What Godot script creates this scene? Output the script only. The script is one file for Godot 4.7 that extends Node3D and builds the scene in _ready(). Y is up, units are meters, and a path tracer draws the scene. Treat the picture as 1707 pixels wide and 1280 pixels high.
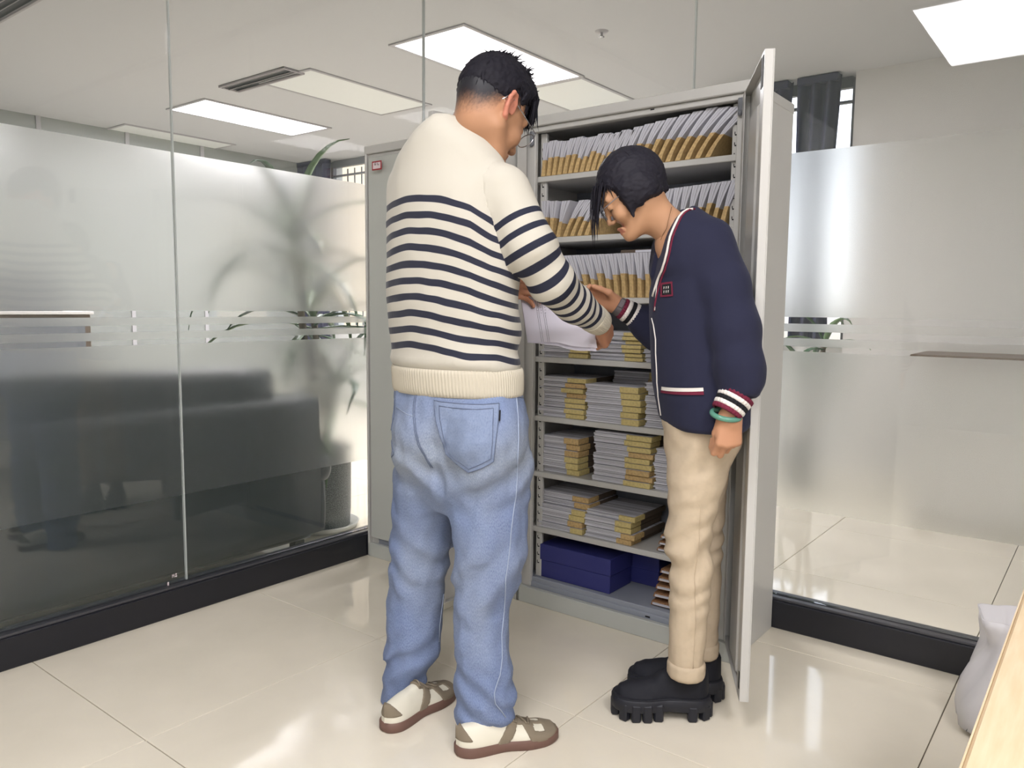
extends Node3D
# Two colleagues at an open filing cabinet in the corner of a glass-walled office.
# x runs along the right glass wall, z comes out of it towards the camera, the floor corner of the two walls is the origin.

const BUILD_PEOPLE := true
var M := {}
var used := {}
var rng := RandomNumberGenerator.new()

# ---------------------------------------------------------------- naming and tagging
func numbered(called: String) -> String:
	if not used.has(called):
		used[called] = 0
		return called
	used[called] += 1
	return "%s_%03d" % [called, used[called]]

func tag(o: Node3D, label: String, category: String, group := "") -> Node3D:
	o.set_meta("label", label)
	o.set_meta("category", category)
	if group:
		o.set_meta("group", group)
	return o

func thing(called: String, label: String, category: String, at := Vector3.ZERO, turn := 0.0, group := "") -> Node3D:
	var o := Node3D.new()
	o.name = numbered(called)
	o.position = at
	o.rotation.y = turn
	add_child(o)
	return tag(o, label, category, group)

func setting(called: String, at := Vector3.ZERO) -> Node3D:
	var o := Node3D.new()
	o.name = numbered(called)
	o.position = at
	o.set_meta("kind", "structure")
	add_child(o)
	return o

func put(called: String, mesh: Mesh, m: Material, parent: Node3D, at := Vector3.ZERO) -> MeshInstance3D:
	var o := MeshInstance3D.new()
	o.name = called
	o.mesh = mesh
	o.material_override = m
	o.position = at
	parent.add_child(o, true)
	return o

func lone(called: String, mesh: Mesh, m: Material, at := Vector3.ZERO) -> MeshInstance3D:
	var o := MeshInstance3D.new()
	o.name = numbered(called)
	o.mesh = mesh
	o.material_override = m
	o.position = at
	add_child(o)
	return o

# ---------------------------------------------------------------- mesh helpers (corners given counter-clockwise seen from outside)
func begin() -> SurfaceTool:
	var s := SurfaceTool.new()
	s.begin(Mesh.PRIMITIVE_TRIANGLES)
	s.set_smooth_group(-1)
	return s

func done(s: SurfaceTool) -> ArrayMesh:
	s.generate_normals()
	return s.commit()

func tri(s: SurfaceTool, a: Vector3, b: Vector3, c: Vector3) -> void:
	s.add_vertex(a)
	s.add_vertex(c)
	s.add_vertex(b)

func quad(s: SurfaceTool, a: Vector3, b: Vector3, c: Vector3, d: Vector3) -> void:
	tri(s, a, b, c)
	tri(s, a, c, d)

func hexa(s: SurfaceTool, p: Array) -> void:  # p[0..3] lower ring ccw from above, p[4..7] upper ring
	quad(s, p[3], p[2], p[1], p[0])
	quad(s, p[4], p[5], p[6], p[7])
	for i in 4:
		var j := (i + 1) % 4
		quad(s, p[i], p[j], p[j + 4], p[i + 4])

func bx(s: SurfaceTool, c: Vector3, size: Vector3, bevel := 0.0, basis := Basis.IDENTITY) -> void:
	var h := size / 2.0
	if bevel <= 0.0:
		var p := []
		for y in [-1, 1]:
			for k in [[-1, 1], [1, 1], [1, -1], [-1, -1]]:
				p.append(c + basis * Vector3(k[0] * h.x, y * h.y, k[1] * h.z))
		hexa(s, p)
		return
	var b := minf(bevel, minf(h.x, minf(h.y, h.z)) * 0.9)
	var corner := func(sx, sy, sz, axis):
		var v := Vector3(sx * h.x, sy * h.y, sz * h.z)
		for k in 3:
			if k != axis:
				v[k] -= [sx, sy, sz][k] * b
		return c + basis * v
	for axis in 3:
		var o1 := (axis + 1) % 3
		var o2 := (axis + 2) % 3
		for sgn in [-1, 1]:
			var ring := []
			for k in [[-1, -1], [1, -1], [1, 1], [-1, 1]]:
				var d := [0, 0, 0]
				d[axis] = sgn
				d[o1] = k[0]
				d[o2] = k[1]
				ring.append(corner.call(d[0], d[1], d[2], axis))
			if sgn > 0:
				quad(s, ring[0], ring[1], ring[2], ring[3])
			else:
				quad(s, ring[3], ring[2], ring[1], ring[0])
		for s1 in [-1, 1]:
			for s2 in [-1, 1]:
				var q := []
				for e in [-1, 1]:
					var d := [0, 0, 0]
					d[axis] = e
					d[o1] = s1
					d[o2] = s2
					q.append([corner.call(d[0], d[1], d[2], o1), corner.call(d[0], d[1], d[2], o2)])
				if s1 * s2 > 0:
					quad(s, q[0][0], q[0][1], q[1][1], q[1][0])
				else:
					quad(s, q[0][1], q[0][0], q[1][0], q[1][1])
	for sx in [-1, 1]:
		for sy in [-1, 1]:
			for sz in [-1, 1]:
				var a = corner.call(sx, sy, sz, 0)
				var b2 = corner.call(sx, sy, sz, 1)
				var c2 = corner.call(sx, sy, sz, 2)
				if sx * sy * sz > 0:
					tri(s, a, b2, c2)
				else:
					tri(s, a, c2, b2)

func box_mesh(c: Vector3, size: Vector3, bevel := 0.0, basis := Basis.IDENTITY) -> ArrayMesh:
	var s := begin()
	bx(s, c, size, bevel, basis)
	return done(s)

func span(lo: Vector3, hi: Vector3, bevel := 0.0) -> ArrayMesh:
	return box_mesh((lo + hi) / 2.0, hi - lo, bevel)

func sp(s: SurfaceTool, lo: Vector3, hi: Vector3, bevel := 0.0) -> void:
	bx(s, (lo + hi) / 2.0, hi - lo, bevel)

func tube(s: SurfaceTool, pts: PackedVector3Array, radii: PackedFloat32Array, sides := 10, caps := true, flat := 1.0) -> void:
	s.set_smooth_group(0)
	var rings := []
	var up := Vector3.UP
	var prev := Vector3.ZERO
	for i in pts.size():
		var t: Vector3 = (pts[mini(i + 1, pts.size() - 1)] - pts[maxi(i - 1, 0)]).normalized()
		if i == 0:
			up = Vector3.UP if absf(t.y) < 0.9 else Vector3.RIGHT
		var side := t.cross(up).normalized()
		up = side.cross(t).normalized()
		var r := radii[mini(i, radii.size() - 1)]
		var ring := PackedVector3Array()
		for k in sides:
			var a := TAU * k / sides
			ring.append(pts[i] + side * cos(a) * r + up * sin(a) * r * flat)
		rings.append(ring)
		prev = t
	for i in rings.size() - 1:
		for k in sides:
			var k2 := (k + 1) % sides
			quad(s, rings[i][k], rings[i][k2], rings[i + 1][k2], rings[i + 1][k])
	if caps:
		for e in [0, rings.size() - 1]:
			for k in range(1, sides - 1):
				if e == 0:
					tri(s, rings[e][0], rings[e][k + 1], rings[e][k])
				else:
					tri(s, rings[e][0], rings[e][k], rings[e][k + 1])
	s.set_smooth_group(-1)

func lathe(s: SurfaceTool, c: Vector3, prof: Array, sides := 32, wobble = null) -> void:  # prof: [radius, y] upwards on the outside
	s.set_smooth_group(0)
	var rings := []
	for p in prof:
		var ring := PackedVector3Array()
		for k in sides:
			var a := TAU * k / sides
			var r: float = p[0]
			if wobble != null:
				r += wobble.call(a, p[1])
			ring.append(c + Vector3(cos(a) * r, p[1], -sin(a) * r))
		rings.append(ring)
	for i in rings.size() - 1:
		for k in sides:
			var k2 := (k + 1) % sides
			quad(s, rings[i][k], rings[i][k2], rings[i + 1][k2], rings[i + 1][k])
	s.set_smooth_group(-1)

# ---------------------------------------------------------------- materials
func mat(key: String, col: Color, rough := 0.6, metal := 0.0, spec := 0.5) -> StandardMaterial3D:
	var m := StandardMaterial3D.new()
	m.resource_name = key
	m.albedo_color = col
	m.roughness = rough
	m.metallic = metal
	m.metallic_specular = spec
	M[key] = m
	return m

func noise_tex(seed_: int, freq: float, lo: Color, hi: Color, size := 256, octaves := 4, kind := FastNoiseLite.TYPE_SIMPLEX_SMOOTH) -> NoiseTexture2D:
	var n := FastNoiseLite.new()
	n.seed = seed_
	n.frequency = freq
	n.noise_type = kind
	n.fractal_octaves = octaves
	var g := Gradient.new()
	g.set_color(0, lo)
	g.set_color(1, hi)
	var t := NoiseTexture2D.new()
	t.width = size
	t.height = size
	t.seamless = true
	t.noise = n
	t.color_ramp = g
	return t

func lined_image(w: int, h: int, seed_: int, lo: float, hi: float, tint: Color) -> ImageTexture:  # thin horizontal lines: the sheets of a block of paper
	var r := RandomNumberGenerator.new()
	r.seed = seed_
	var im := Image.create(w, h, false, Image.FORMAT_RGB8)
	for y in h:
		var v := r.randf_range(lo, hi)
		if r.randf() < 0.12:
			v *= 0.72
		im.fill_rect(Rect2i(0, y, w, 1), Color(tint.r * v, tint.g * v, tint.b * v))
	return ImageTexture.create_from_image(im)

func tri_tex(m: StandardMaterial3D, t: Texture2D, scale: Vector3, world := false) -> void:
	m.albedo_texture = t
	m.uv1_triplanar = true
	m.uv1_world_triplanar = world
	m.uv1_scale = scale

func make_materials() -> void:
	mat("steel", Color(0.76, 0.755, 0.735), 0.38)
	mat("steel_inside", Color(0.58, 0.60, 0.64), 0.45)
	mat("steel_green", Color(0.735, 0.745, 0.72), 0.35)
	mat("dark_slot", Color(0.04, 0.04, 0.05), 0.7)
	mat("chrome", Color(0.75, 0.75, 0.76), 0.2, 0.9)
	var m := mat("tile", Color(0.91, 0.878, 0.808), 0.07, 0.0, 0.55)
	tri_tex(m, noise_tex(3, 0.012, Color(0.95, 0.95, 0.945), Color(1, 1, 1)), Vector3(0.6, 0.6, 0.6), true)
	mat("grout", Color(0.42, 0.38, 0.33), 0.8)
	mat("ceiling", Color(0.765, 0.765, 0.77), 0.85)
	mat("wall", Color(0.81, 0.80, 0.785), 0.8)
	mat("wall_white", Color(0.80, 0.80, 0.79), 0.8)
	mat("wall_office", Color(0.80, 0.80, 0.79), 0.8)
	mat("rail", Color(0.10, 0.105, 0.135), 0.3)
	mat("rail_top", Color(0.34, 0.34, 0.36), 0.28, 0.55)
	var g := mat("glass", Color(0.70, 0.82, 0.78, 0.02), 0.0)
	g.transparency = BaseMaterial3D.TRANSPARENCY_ALPHA
	var wg := mat("window_glass", Color(0.9, 0.95, 0.95, 0.03), 0.0)
	wg.transparency = BaseMaterial3D.TRANSPARENCY_ALPHA
	var tg := mat("far_glass", Color(0.60, 0.615, 0.60, 0.6), 0.3)
	tg.transparency = BaseMaterial3D.TRANSPARENCY_ALPHA
	var f := mat("film", Color(0.985, 0.985, 0.975, 0.008), 0.42)
	f.refraction_enabled = true
	f.refraction_scale = 0.014
	mat("seam", Color(0.72, 0.74, 0.73), 0.15)
	var d := mat("diffuser_lit", Color(0.95, 0.95, 0.94), 0.6)
	d.emission_enabled = true
	d.emission = Color(0.995, 0.985, 1.0)
	d.emission_energy_multiplier = 2.2
	mat("diffuser_off", Color(0.90, 0.91, 0.90), 0.55)
	mat("panel_frame", Color(0.66, 0.65, 0.66), 0.4)
	mat("vent", Color(0.62, 0.60, 0.61), 0.5)
	mat("vent_dark", Color(0.26, 0.25, 0.26), 0.7)
	mat("sofa", Color(0.105, 0.12, 0.155), 0.5)
	var p := mat("pot", Color(0.50, 0.51, 0.51), 0.4)
	tri_tex(p, noise_tex(11, 0.11, Color(0.25, 0.26, 0.26), Color(1.35, 1.35, 1.35), 256, 2), Vector3(5, 5, 5))
	mat("saucer", Color(0.78, 0.78, 0.74), 0.4)
	mat("leaf", Color(0.20, 0.33, 0.20), 0.45).backlight = Color(0.12, 0.2, 0.1)
	M.leaf.backlight_enabled = true
	mat("leaf_pale", Color(0.36, 0.47, 0.30), 0.45)
	mat("stem", Color(0.34, 0.29, 0.22), 0.8)
	var cu := mat("curtain", Color(0.20, 0.20, 0.29), 0.85)
	tri_tex(cu, noise_tex(21, 0.03, Color(0.75, 0.75, 0.78), Color(1.2, 1.2, 1.25)), Vector3(1.5, 6, 1.5))
	mat("frame", Color(0.42, 0.43, 0.45), 0.4)
	mat("facade", Color(0.95, 0.85, 0.72), 0.8)
	mat("pale_wood", Color(0.79, 0.715, 0.60), 0.45)
	var wt := noise_tex(31, 0.02, Color(0.93, 0.91, 0.87), Color(1.0, 1.0, 1.0), 512, 5)
	tri_tex(M.pale_wood, wt, Vector3(9, 9, 0.9))
	mat("brown_wood", Color(0.42, 0.34, 0.28), 0.5)
	var bag := mat("bag", Color(0.90, 0.89, 0.90, 0.7), 0.3)
	bag.transparency = BaseMaterial3D.TRANSPARENCY_ALPHA
	mat("black_plastic", Color(0.03, 0.03, 0.035), 0.25)
	mat("green_print", Color(0.55, 0.58, 0.16), 0.6)
	# paper goods
	var pg := mat("pages", Color(0.87, 0.87, 0.90), 0.85)
	tri_tex(pg, lined_image(8, 128, 5, 0.78, 1.0, Color(1, 1, 1)), Vector3(3, 9, 3))
	pg.texture_filter = BaseMaterial3D.TEXTURE_FILTER_LINEAR
	var pf := mat("pages_upright", Color(0.86, 0.86, 0.89), 0.85)
	pf.albedo_texture = lined_image(8, 24, 6, 0.74, 1.0, Color(1, 1, 1))
	mat("kraft", Color(0.80, 0.69, 0.50), 0.75)
	tri_tex(M.kraft, noise_tex(41, 0.05, Color(0.84, 0.82, 0.78), Color(1.05, 1.04, 1.0)), Vector3(7, 7, 7))
	mat("kraft_yellow", Color(0.82, 0.755, 0.53), 0.7)
	tri_tex(M.kraft_yellow, noise_tex(42, 0.05, Color(0.88, 0.87, 0.84), Color(1.05, 1.04, 1.0)), Vector3(7, 7, 7))
	mat("kraft_brown", Color(0.60, 0.45, 0.32), 0.7)
	tri_tex(M.kraft_brown, noise_tex(43, 0.04, Color(0.75, 0.73, 0.7), Color(1.1, 1.08, 1.05)), Vector3(7, 7, 7))
	mat("cover_dark", Color(0.36, 0.31, 0.26), 0.75)
	mat("blue_box", Color(0.19, 0.205, 0.46), 0.5)
	mat("paper", Color(0.90, 0.885, 0.93), 0.8)
	M.paper.backlight_enabled = true
	M.paper.backlight = Color(0.25, 0.25, 0.25)
	mat("ink", Color(0.30, 0.30, 0.36), 0.8)
	mat("label_red", Color(0.62, 0.17, 0.20), 0.6)
	mat("label_paper", Color(0.88, 0.82, 0.83), 0.6)

func _ready() -> void:
	rng.seed = 7
	# camera
	var cam := Camera3D.new()
	cam.name = "camera"
	cam.fov = 52.373
	cam.near = 0.05
	cam.far = 80.0
	var yaw := 0.6617
	var pitch := 0.0985
	var roll := 0.0095
	cam.transform = Transform3D(Basis(Vector3.UP, yaw) * Basis(Vector3.RIGHT, -pitch) * Basis(Vector3.BACK, roll), Vector3(2.6196, 1.1223, 2.6792))
	cam.current = true
	add_child(cam)
	# sky and exposure
	var we := WorldEnvironment.new()
	we.name = "world"
	var e := Environment.new()
	e.background_mode = Environment.BG_SKY
	var sky := Sky.new()
	var sm := ProceduralSkyMaterial.new()
	sm.sky_top_color = Color(0.80, 0.84, 0.90)
	sm.sky_horizon_color = Color(0.93, 0.94, 0.95)
	sm.ground_bottom_color = Color(0.55, 0.53, 0.50)
	sm.ground_horizon_color = Color(0.80, 0.79, 0.77)
	sm.sky_energy_multiplier = 1.7
	sm.ground_energy_multiplier = 1.5
	sky.sky_material = sm
	e.sky = sky
	e.tonemap_mode = Environment.TONE_MAPPER_LINEAR
	e.tonemap_exposure = 1.3
	e.sdfgi_enabled = true
	e.ssao_enabled = true
	e.ssil_enabled = true
	we.environment = e
	add_child(we)
	make_materials()
	lights()
	room()
	back_room()
	cabinets()
	papers()
	desk_and_bag()
	if BUILD_PEOPLE:
		people()

const CEIL := 2.7

func light_panel(x0: float, x1: float, z0: float, z1: float, energy: float, label: String, group: String) -> void:
	var t := thing("ceiling_light", label, "ceiling light", Vector3((x0 + x1) / 2, CEIL, (z0 + z1) / 2), 0.0, group)
	var w := x1 - x0
	var l := z1 - z0
	var s := begin()
	for k in [-1, 1]:
		bx(s, Vector3(k * (w / 2 + 0.0), -0.004, 0), Vector3(0.026, 0.012, l + 0.026), 0.003)
		bx(s, Vector3(0, -0.004, k * (l / 2)), Vector3(w - 0.026, 0.012, 0.026), 0.003)
	put("frame", done(s), M.panel_frame, t)
	put("diffuser", box_mesh(Vector3(0, -0.002, 0), Vector3(w - 0.026, 0.006, l - 0.026)), M.diffuser_lit if energy > 0 else M.diffuser_off, t)
	if energy > 0:
		var a := AreaLight3D.new()
		a.name = "panel_light"
		a.area_size = Vector2(w - 0.04, l - 0.04)
		a.area_range = 14.0
		a.light_energy = energy
		a.light_color = Color(0.995, 0.985, 1.0)
		a.shadow_enabled = true
		a.transform = Transform3D(Basis(Vector3.RIGHT, -PI / 2), Vector3(0, -0.012, 0))
		t.add_child(a)

func lights() -> void:
	light_panel(1.62, 2.22, 1.87, 3.07, FRONT * 0.72, "lit panel reflected in the right glass, above the camera side of the office", "lit ceiling panels of the office")
	light_panel(3.30, 3.90, 1.87, 3.07, FRONT * 1.2, "lit panel of the office nearest its solid right wall", "lit ceiling panels of the office")
	light_panel(3.30, 3.90, 4.20, 5.40, FRONT * 1.5, "lit panel of the office near its back wall", "lit ceiling panels of the office")
	light_panel(-1.0, -0.41, -1.96, -0.74, BACK, "large lit ceiling panel behind the man's head, beyond the glass corner", "lit ceiling panels beyond the glass")
	light_panel(-3.63, -3.08, -1.96, -0.75, BACK, "lit ceiling panel crossed by the seam of the left glass wall", "lit ceiling panels beyond the glass")
	light_panel(-6.6, -6.0, -0.4, 0.8, BACK, "lit ceiling panel of the farther room beyond the glass partition", "lit ceiling panels beyond the glass")
	light_panel(-2.35, -1.79, -1.90, -0.75, 0.0, "unlit pale ceiling panel beside the air vent, beyond the left glass", "unlit ceiling panels beyond the glass")
	light_panel(-1.0, -0.43, -2.95, -1.985, 0.0, "unlit pale ceiling panel above the open cabinet's top, right of the man's fringe", "unlit ceiling panels beyond the glass")
	light_panel(-5.0, -4.45, -1.88, -0.80, 0.0, "unlit pale ceiling panel above the far glass partition", "unlit ceiling panels beyond the glass")

const FRONT := 3.6
const BACK := 8.0

# ---------------------------------------------------------------- the setting
const FILM := [[0.427, 0.979], [0.997, 1.024], [1.0465, 1.074], [1.0965, 1.652]]

func glass_wall(called: String, along: Vector3, out: Vector3, cuts: Array, label_done := "") -> void:
	# along: direction of the wall, out: direction into the office; the base rail's face lies at out = 0
	var w := setting(called)
	var b := Basis(along, Vector3.UP, along.cross(Vector3.UP))
	var o := func(a, y, d): return along * a + Vector3(0, y, 0) + out * d
	var a0: float = cuts[0]
	var a1: float = cuts[-1]
	var rail := begin()
	bx(rail, o.call((a0 + a1) / 2, 0.05, -0.045), Vector3(a1 - a0, 0.1, 0.09), 0.003, b)
	put("base_rail", done(rail), M.rail, w)
	var ch := begin()
	for k in [-1, 1]:
		bx(ch, o.call((a0 + a1) / 2, 0.104, -0.045 + k * 0.023), Vector3(a1 - a0, 0.010, 0.026), 0.002, b)
	put("glass_channel", done(ch), M.rail_top, w)
	var head := begin()
	bx(head, o.call((a0 + a1) / 2, CEIL - 0.02, -0.045), Vector3(a1 - a0, 0.04, 0.05), 0.002, b)
	put("head_channel", done(head), M.panel_frame, w)
	for i in cuts.size() - 1:
		var m: float = (cuts[i] + cuts[i + 1]) / 2.0
		var l: float = cuts[i + 1] - cuts[i] - 0.006
		var pane := put("glass_pane", box_mesh(Vector3.ZERO, Vector3(l, CEIL - 0.15, 0.012), 0.0, b), M.glass, w, o.call(m, (CEIL + 0.07) / 2, -0.045))
		for f in FILM:
			put("frosted_film", box_mesh(Vector3.ZERO, Vector3(l, f[1] - f[0], 0.0012), 0.0, b), M.film, pane, o.call(0.0, (f[0] + f[1]) / 2 - (CEIL + 0.07) / 2, -0.0075))
		if i > 0:
			put("seam_strip", box_mesh(o.call(cuts[i], (CEIL + 0.07) / 2, -0.045), Vector3(0.005, CEIL - 0.15, 0.010), 0.0, b), M.seam, w)
			if i == 1 and called == "wall_left":
				# the maker's small white stamp and a scrap of tape low down by the seam
				var mk := begin()
				for q in [[0.0, 0.0, 0.002, 0.013], [0.006, 0.0, 0.002, 0.013], [0.003, 0.002, 0.004, 0.003], [0.014, 0.004, 0.006, 0.005], [0.014, -0.004, 0.007, 0.005]]:
					bx(mk, Vector3(-0.0386, 0.138 + q[1], 1.262 - q[0]), Vector3(0.0006, q[3], q[2]))
				bx(mk, Vector3(-0.0386, 0.112, 1.279), Vector3(0.0006, 0.016, 0.006))
				put("glass_stamp", done(mk), M.label_paper, w)
	return

func room() -> void:
	# floor: slab, and each polished tile 0.8 m square
	var floor_ := setting("floor")
	put("slab", span(Vector3(-8, -0.15, -3.3), Vector3(4.6, -0.006, 5.8)), M.grout, floor_)
	var tile := box_mesh(Vector3(0, -0.0035, 0), Vector3(0.7935, 0.007, 0.7975), 0.0012)
	var rest := begin()
	for i in range(-11, 6):
		for k in range(-5, 7):
			var c := Vector3(0.7035 + 0.796 * (i - 0.5), 0, 0.944 + 0.8 * (k - 0.5))
			var v := c - Vector3(2.62, 1.12, 2.68)
			var depth := v.dot(Vector3(-0.6115, -0.0984, -0.7851))
			var across := absf(v.dot(Vector3(0.788, 0.0, -0.615)))
			if depth > 1.2 and across < depth * 0.68 + 0.5 and c.x > -5.2:
				put("tile", tile, M.tile, floor_, c)
			else:
				bx(rest, c + Vector3(0, -0.0035, 0), Vector3(0.7935, 0.007, 0.7975))
	var far := put("tile_field", done(rest), M.tile, floor_)
	far.set_meta("kind", "stuff")
	var ceil_ := setting("ceiling")
	put("slab", span(Vector3(-8, CEIL, -3.3), Vector3(4.6, CEIL + 0.15, 5.8)), M.ceiling, ceil_)
	glass_wall("wall_left", Vector3(0, 0, 1), Vector3(1, 0, 0), [-0.045, 1.206, 2.42, 3.64, 5.6])
	glass_wall("wall_right", Vector3(1, 0, 0), Vector3(0, 0, 1), [-0.045, 1.327, 2.66, 4.4])
	var post := begin()
	bx(post, Vector3(-0.045, (CEIL + 0.07) / 2, -0.045), Vector3(0.012, CEIL - 0.15, 0.012), 0.002)
	put("corner_strip", done(post), M.seam, setting("trim_1"))
	var ws := setting("wall_side")
	put("plaster", span(Vector3(4.4, 0, -3.3), Vector3(4.6, CEIL, 5.8)), M.wall_office, ws)
	var wb := setting("wall_rear")
	put("plaster", span(Vector3(-8, 0, 5.6), Vector3(4.6, CEIL, 5.8)), M.wall_office, wb)

func window(called: String, x0: float, x1: float, bars: float) -> void:
	var w := setting(called, Vector3((x0 + x1) / 2, 0, -3.06))
	var l := x1 - x0
	var s := begin()
	for k in [-1, 1]:
		bx(s, Vector3(k * (l / 2 - 0.02), 1.775, 0), Vector3(0.04, 1.83, 0.05), 0.003)
	for y in [0.88, 2.645, 2.68]:
		bx(s, Vector3(0, y, 0), Vector3(l - 0.08, 0.04, 0.05), 0.003)
	bx(s, Vector3(0, 2.535, 0), Vector3(l - 0.08, 0.018, 0.04), 0.003)
	put("window_frame", done(s), M.frame, w)
	put("pane", box_mesh(Vector3(0, 1.76, -0.01), Vector3(l - 0.08, 1.73, 0.006)), M.window_glass, w)
	if bars > 0:
		var bar := begin()
		var pts := PackedVector3Array([Vector3(0, 0.9, 0), Vector3(0, 2.63, 0)])
		tube(bar, pts, PackedFloat32Array([0.008]), 8)
		var mesh := done(bar)
		var x := -l / 2 + bars
		while x < l / 2 - 0.05:
			put("security_bar", mesh, M.frame, w, Vector3(x, 0, -0.12))
			x += bars
		put("bar_rail", box_mesh(Vector3(0, 2.40, -0.12), Vector3(l, 0.02, 0.02), 0.002), M.frame, w)

func back_room() -> void:
	var wall := setting("wall_back")
	put("sill_wall", span(Vector3(-8, 0, -3.2), Vector3(1.11, 0.86, -3.0)), M.wall_white, wall)
	for p in [[-8.0, -7.0], [-5.6, -4.4], [-2.9, -2.5], [-1.1, -0.45]]:
		put("pier", span(Vector3(p[0], 0.86, -3.2), Vector3(p[1], CEIL, -3.0)), M.wall_white, wall)
	put("grey_wall", span(Vector3(1.11, 0, -3.2), Vector3(4.5, CEIL, -2.95)), M.wall, wall)
	window("window_1", -4.4, -2.9, 0.115)
	window("window_2", -2.5, -1.1, 0.115)
	window("window_3", -0.45, 1.11, 0.0)
	window("window_4", -7.0, -5.6, 0.0)
	var end := setting("wall_far")
	put("plaster", span(Vector3(-8.2, 0, -3.2), Vector3(-8, CEIL, 5.8)), M.wall, end)
	# the further glass partition
	var fp := setting("wall_partition")
	var zs := [-2.98, -1.72, -0.97, -0.215, 0.55, 1.32, 2.08, 2.84, 3.6]
	for i in zs.size() - 1:
		put("glass_pane", span(Vector3(-4.79, 0.1, zs[i] + 0.02), Vector3(-4.775, CEIL, zs[i + 1] - 0.02)), M.far_glass, fp)
		put("post", span(Vector3(-4.80, 0, zs[i] - 0.02), Vector3(-4.765, CEIL, zs[i] + 0.02), 0.003), M.panel_frame, fp)
	put("base_rail", span(Vector3(-4.81, 0, -3.0), Vector3(-4.75, 0.1, 3.6), 0.003), M.rail, fp)
	# curtains
	curtain(Vector3(-4.53, 0.25, -2.90), 0.50, 2.44, 5, "dark curtain drawn to the left of the barred window, beside the tall plant")
	curtain(Vector3(0.885, 0.92, -2.90), 0.27, 1.77, 3, "slim dark curtain hanging between two bright strips of window, right of the open cabinet door")
	curtain(Vector3(0.43, 0.92, -2.90), 0.52, 1.77, 5, "dark curtain partly hidden behind the open cabinet's top corner")
	# building outside
	var bd := thing("building", "warm beige building seen through the bars of the window at the far left", "building", Vector3(-12, -6, -11))
	put("facade", span(Vector3(-5, 0, -2), Vector3(5, 17, 2)), M.facade, bd)
	put("parapet", span(Vector3(-5.2, 17, -2.2), Vector3(5.2, 17.4, 2.2)), M.wall_white, bd)
	# air vents and sprinkler
	vent(Vector3(-2.285, CEIL, -0.70), 0.78, 0.17, "slatted air vent between the lit and the unlit ceiling panel")
	vent(Vector3(-2.32, CEIL, 1.06), 0.9, 0.42, "slatted air vent in the ceiling at the top left corner")
	var sp_ := thing("sprinkler", "small round ceiling sprinkler above the cabinet, right of the big lit panel", "sprinkler", Vector3(0.15, CEIL, -1.298))
	var s := begin()
	lathe(s, Vector3.ZERO, [[0.0, -0.008], [0.035, -0.006], [0.04, 0.0]], 20)
	put("rose", done(s), M.panel_frame, sp_)
	s = begin()
	lathe(s, Vector3.ZERO, [[0.0, -0.034], [0.016, -0.033], [0.016, -0.030], [0.006, -0.028], [0.008, -0.008]], 14)
	put("head", done(s), M.chrome, sp_)
	sofa()
	var pp := thing("potted_plant", "tall potted plant with long strap leaves in a dark speckled pot behind the left glass", "plant", Vector3(-0.53, 0, 0.20))
	plant(pp, 0.15, 0.42, 1.50, 12, 3, 0.66, 5, 0.44)
	var p2 := thing("potted_plant", "leafy potted plant by the right window, seen through the clear stripes of the right glass", "plant", Vector3(1.08, 0, -2.2))
	plant(p2, 0.10, 0.30, 0.98, 7, 2, 0.42, 9, 9.0)
	# counter beyond the right glass
	var ct := thing("counter", "brown edged counter beyond the right glass, blurred by the frosted film", "counter", Vector3(2.6, 0, -2.05))
	put("top", span(Vector3(-0.83, 0.875, -0.33), Vector3(1.0, 0.90, 0.32), 0.004), M.brown_wood, ct)
	put("front_panel", span(Vector3(-0.80, 0.06, 0.26), Vector3(1.0, 0.875, 0.28)), M.wall, ct)
	put("end_panel", span(Vector3(-0.80, 0.0, -0.30), Vector3(-0.77, 0.875, 0.26)), M.wall, ct)
	put("upstand", span(Vector3(-0.74, 0.90, -0.28), Vector3(1.0, 0.925, -0.22), 0.003), M.wall_white, ct)
	# low cabinet far behind the sofa
	var lc := thing("low_cabinet", "grey low cabinet far behind the sofa, seen through the clear stripes at the left edge", "cabinet", Vector3(-4.2, 0, 0.36))
	put("body", span(Vector3(-0.3, 0.03, -0.55), Vector3(0.3, 1.03, 1.4), 0.004), M.cover_dark, lc)
	put("top", span(Vector3(-0.32, 1.03, -0.57), Vector3(0.32, 1.055, 1.42), 0.004), M.wall, lc)
	for z in [0.0, 0.9]:
		put("door", span(Vector3(0.3, 0.08, z - 0.5), Vector3(0.318, 1.0, z + 0.38), 0.003), M.frame, lc)
	var bxs := thing("storage_box", "grey box standing on the low cabinet far behind the sofa", "box", Vector3(-4.2, 1.055, 0.22))
	put("body", span(Vector3(-0.2, 0, -0.25), Vector3(0.2, 0.22, 0.25), 0.004), M.frame, bxs)
	put("lid", span(Vector3(-0.21, 0.22, -0.26), Vector3(0.21, 0.25, 0.26), 0.004), M.curtain, bxs)

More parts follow.
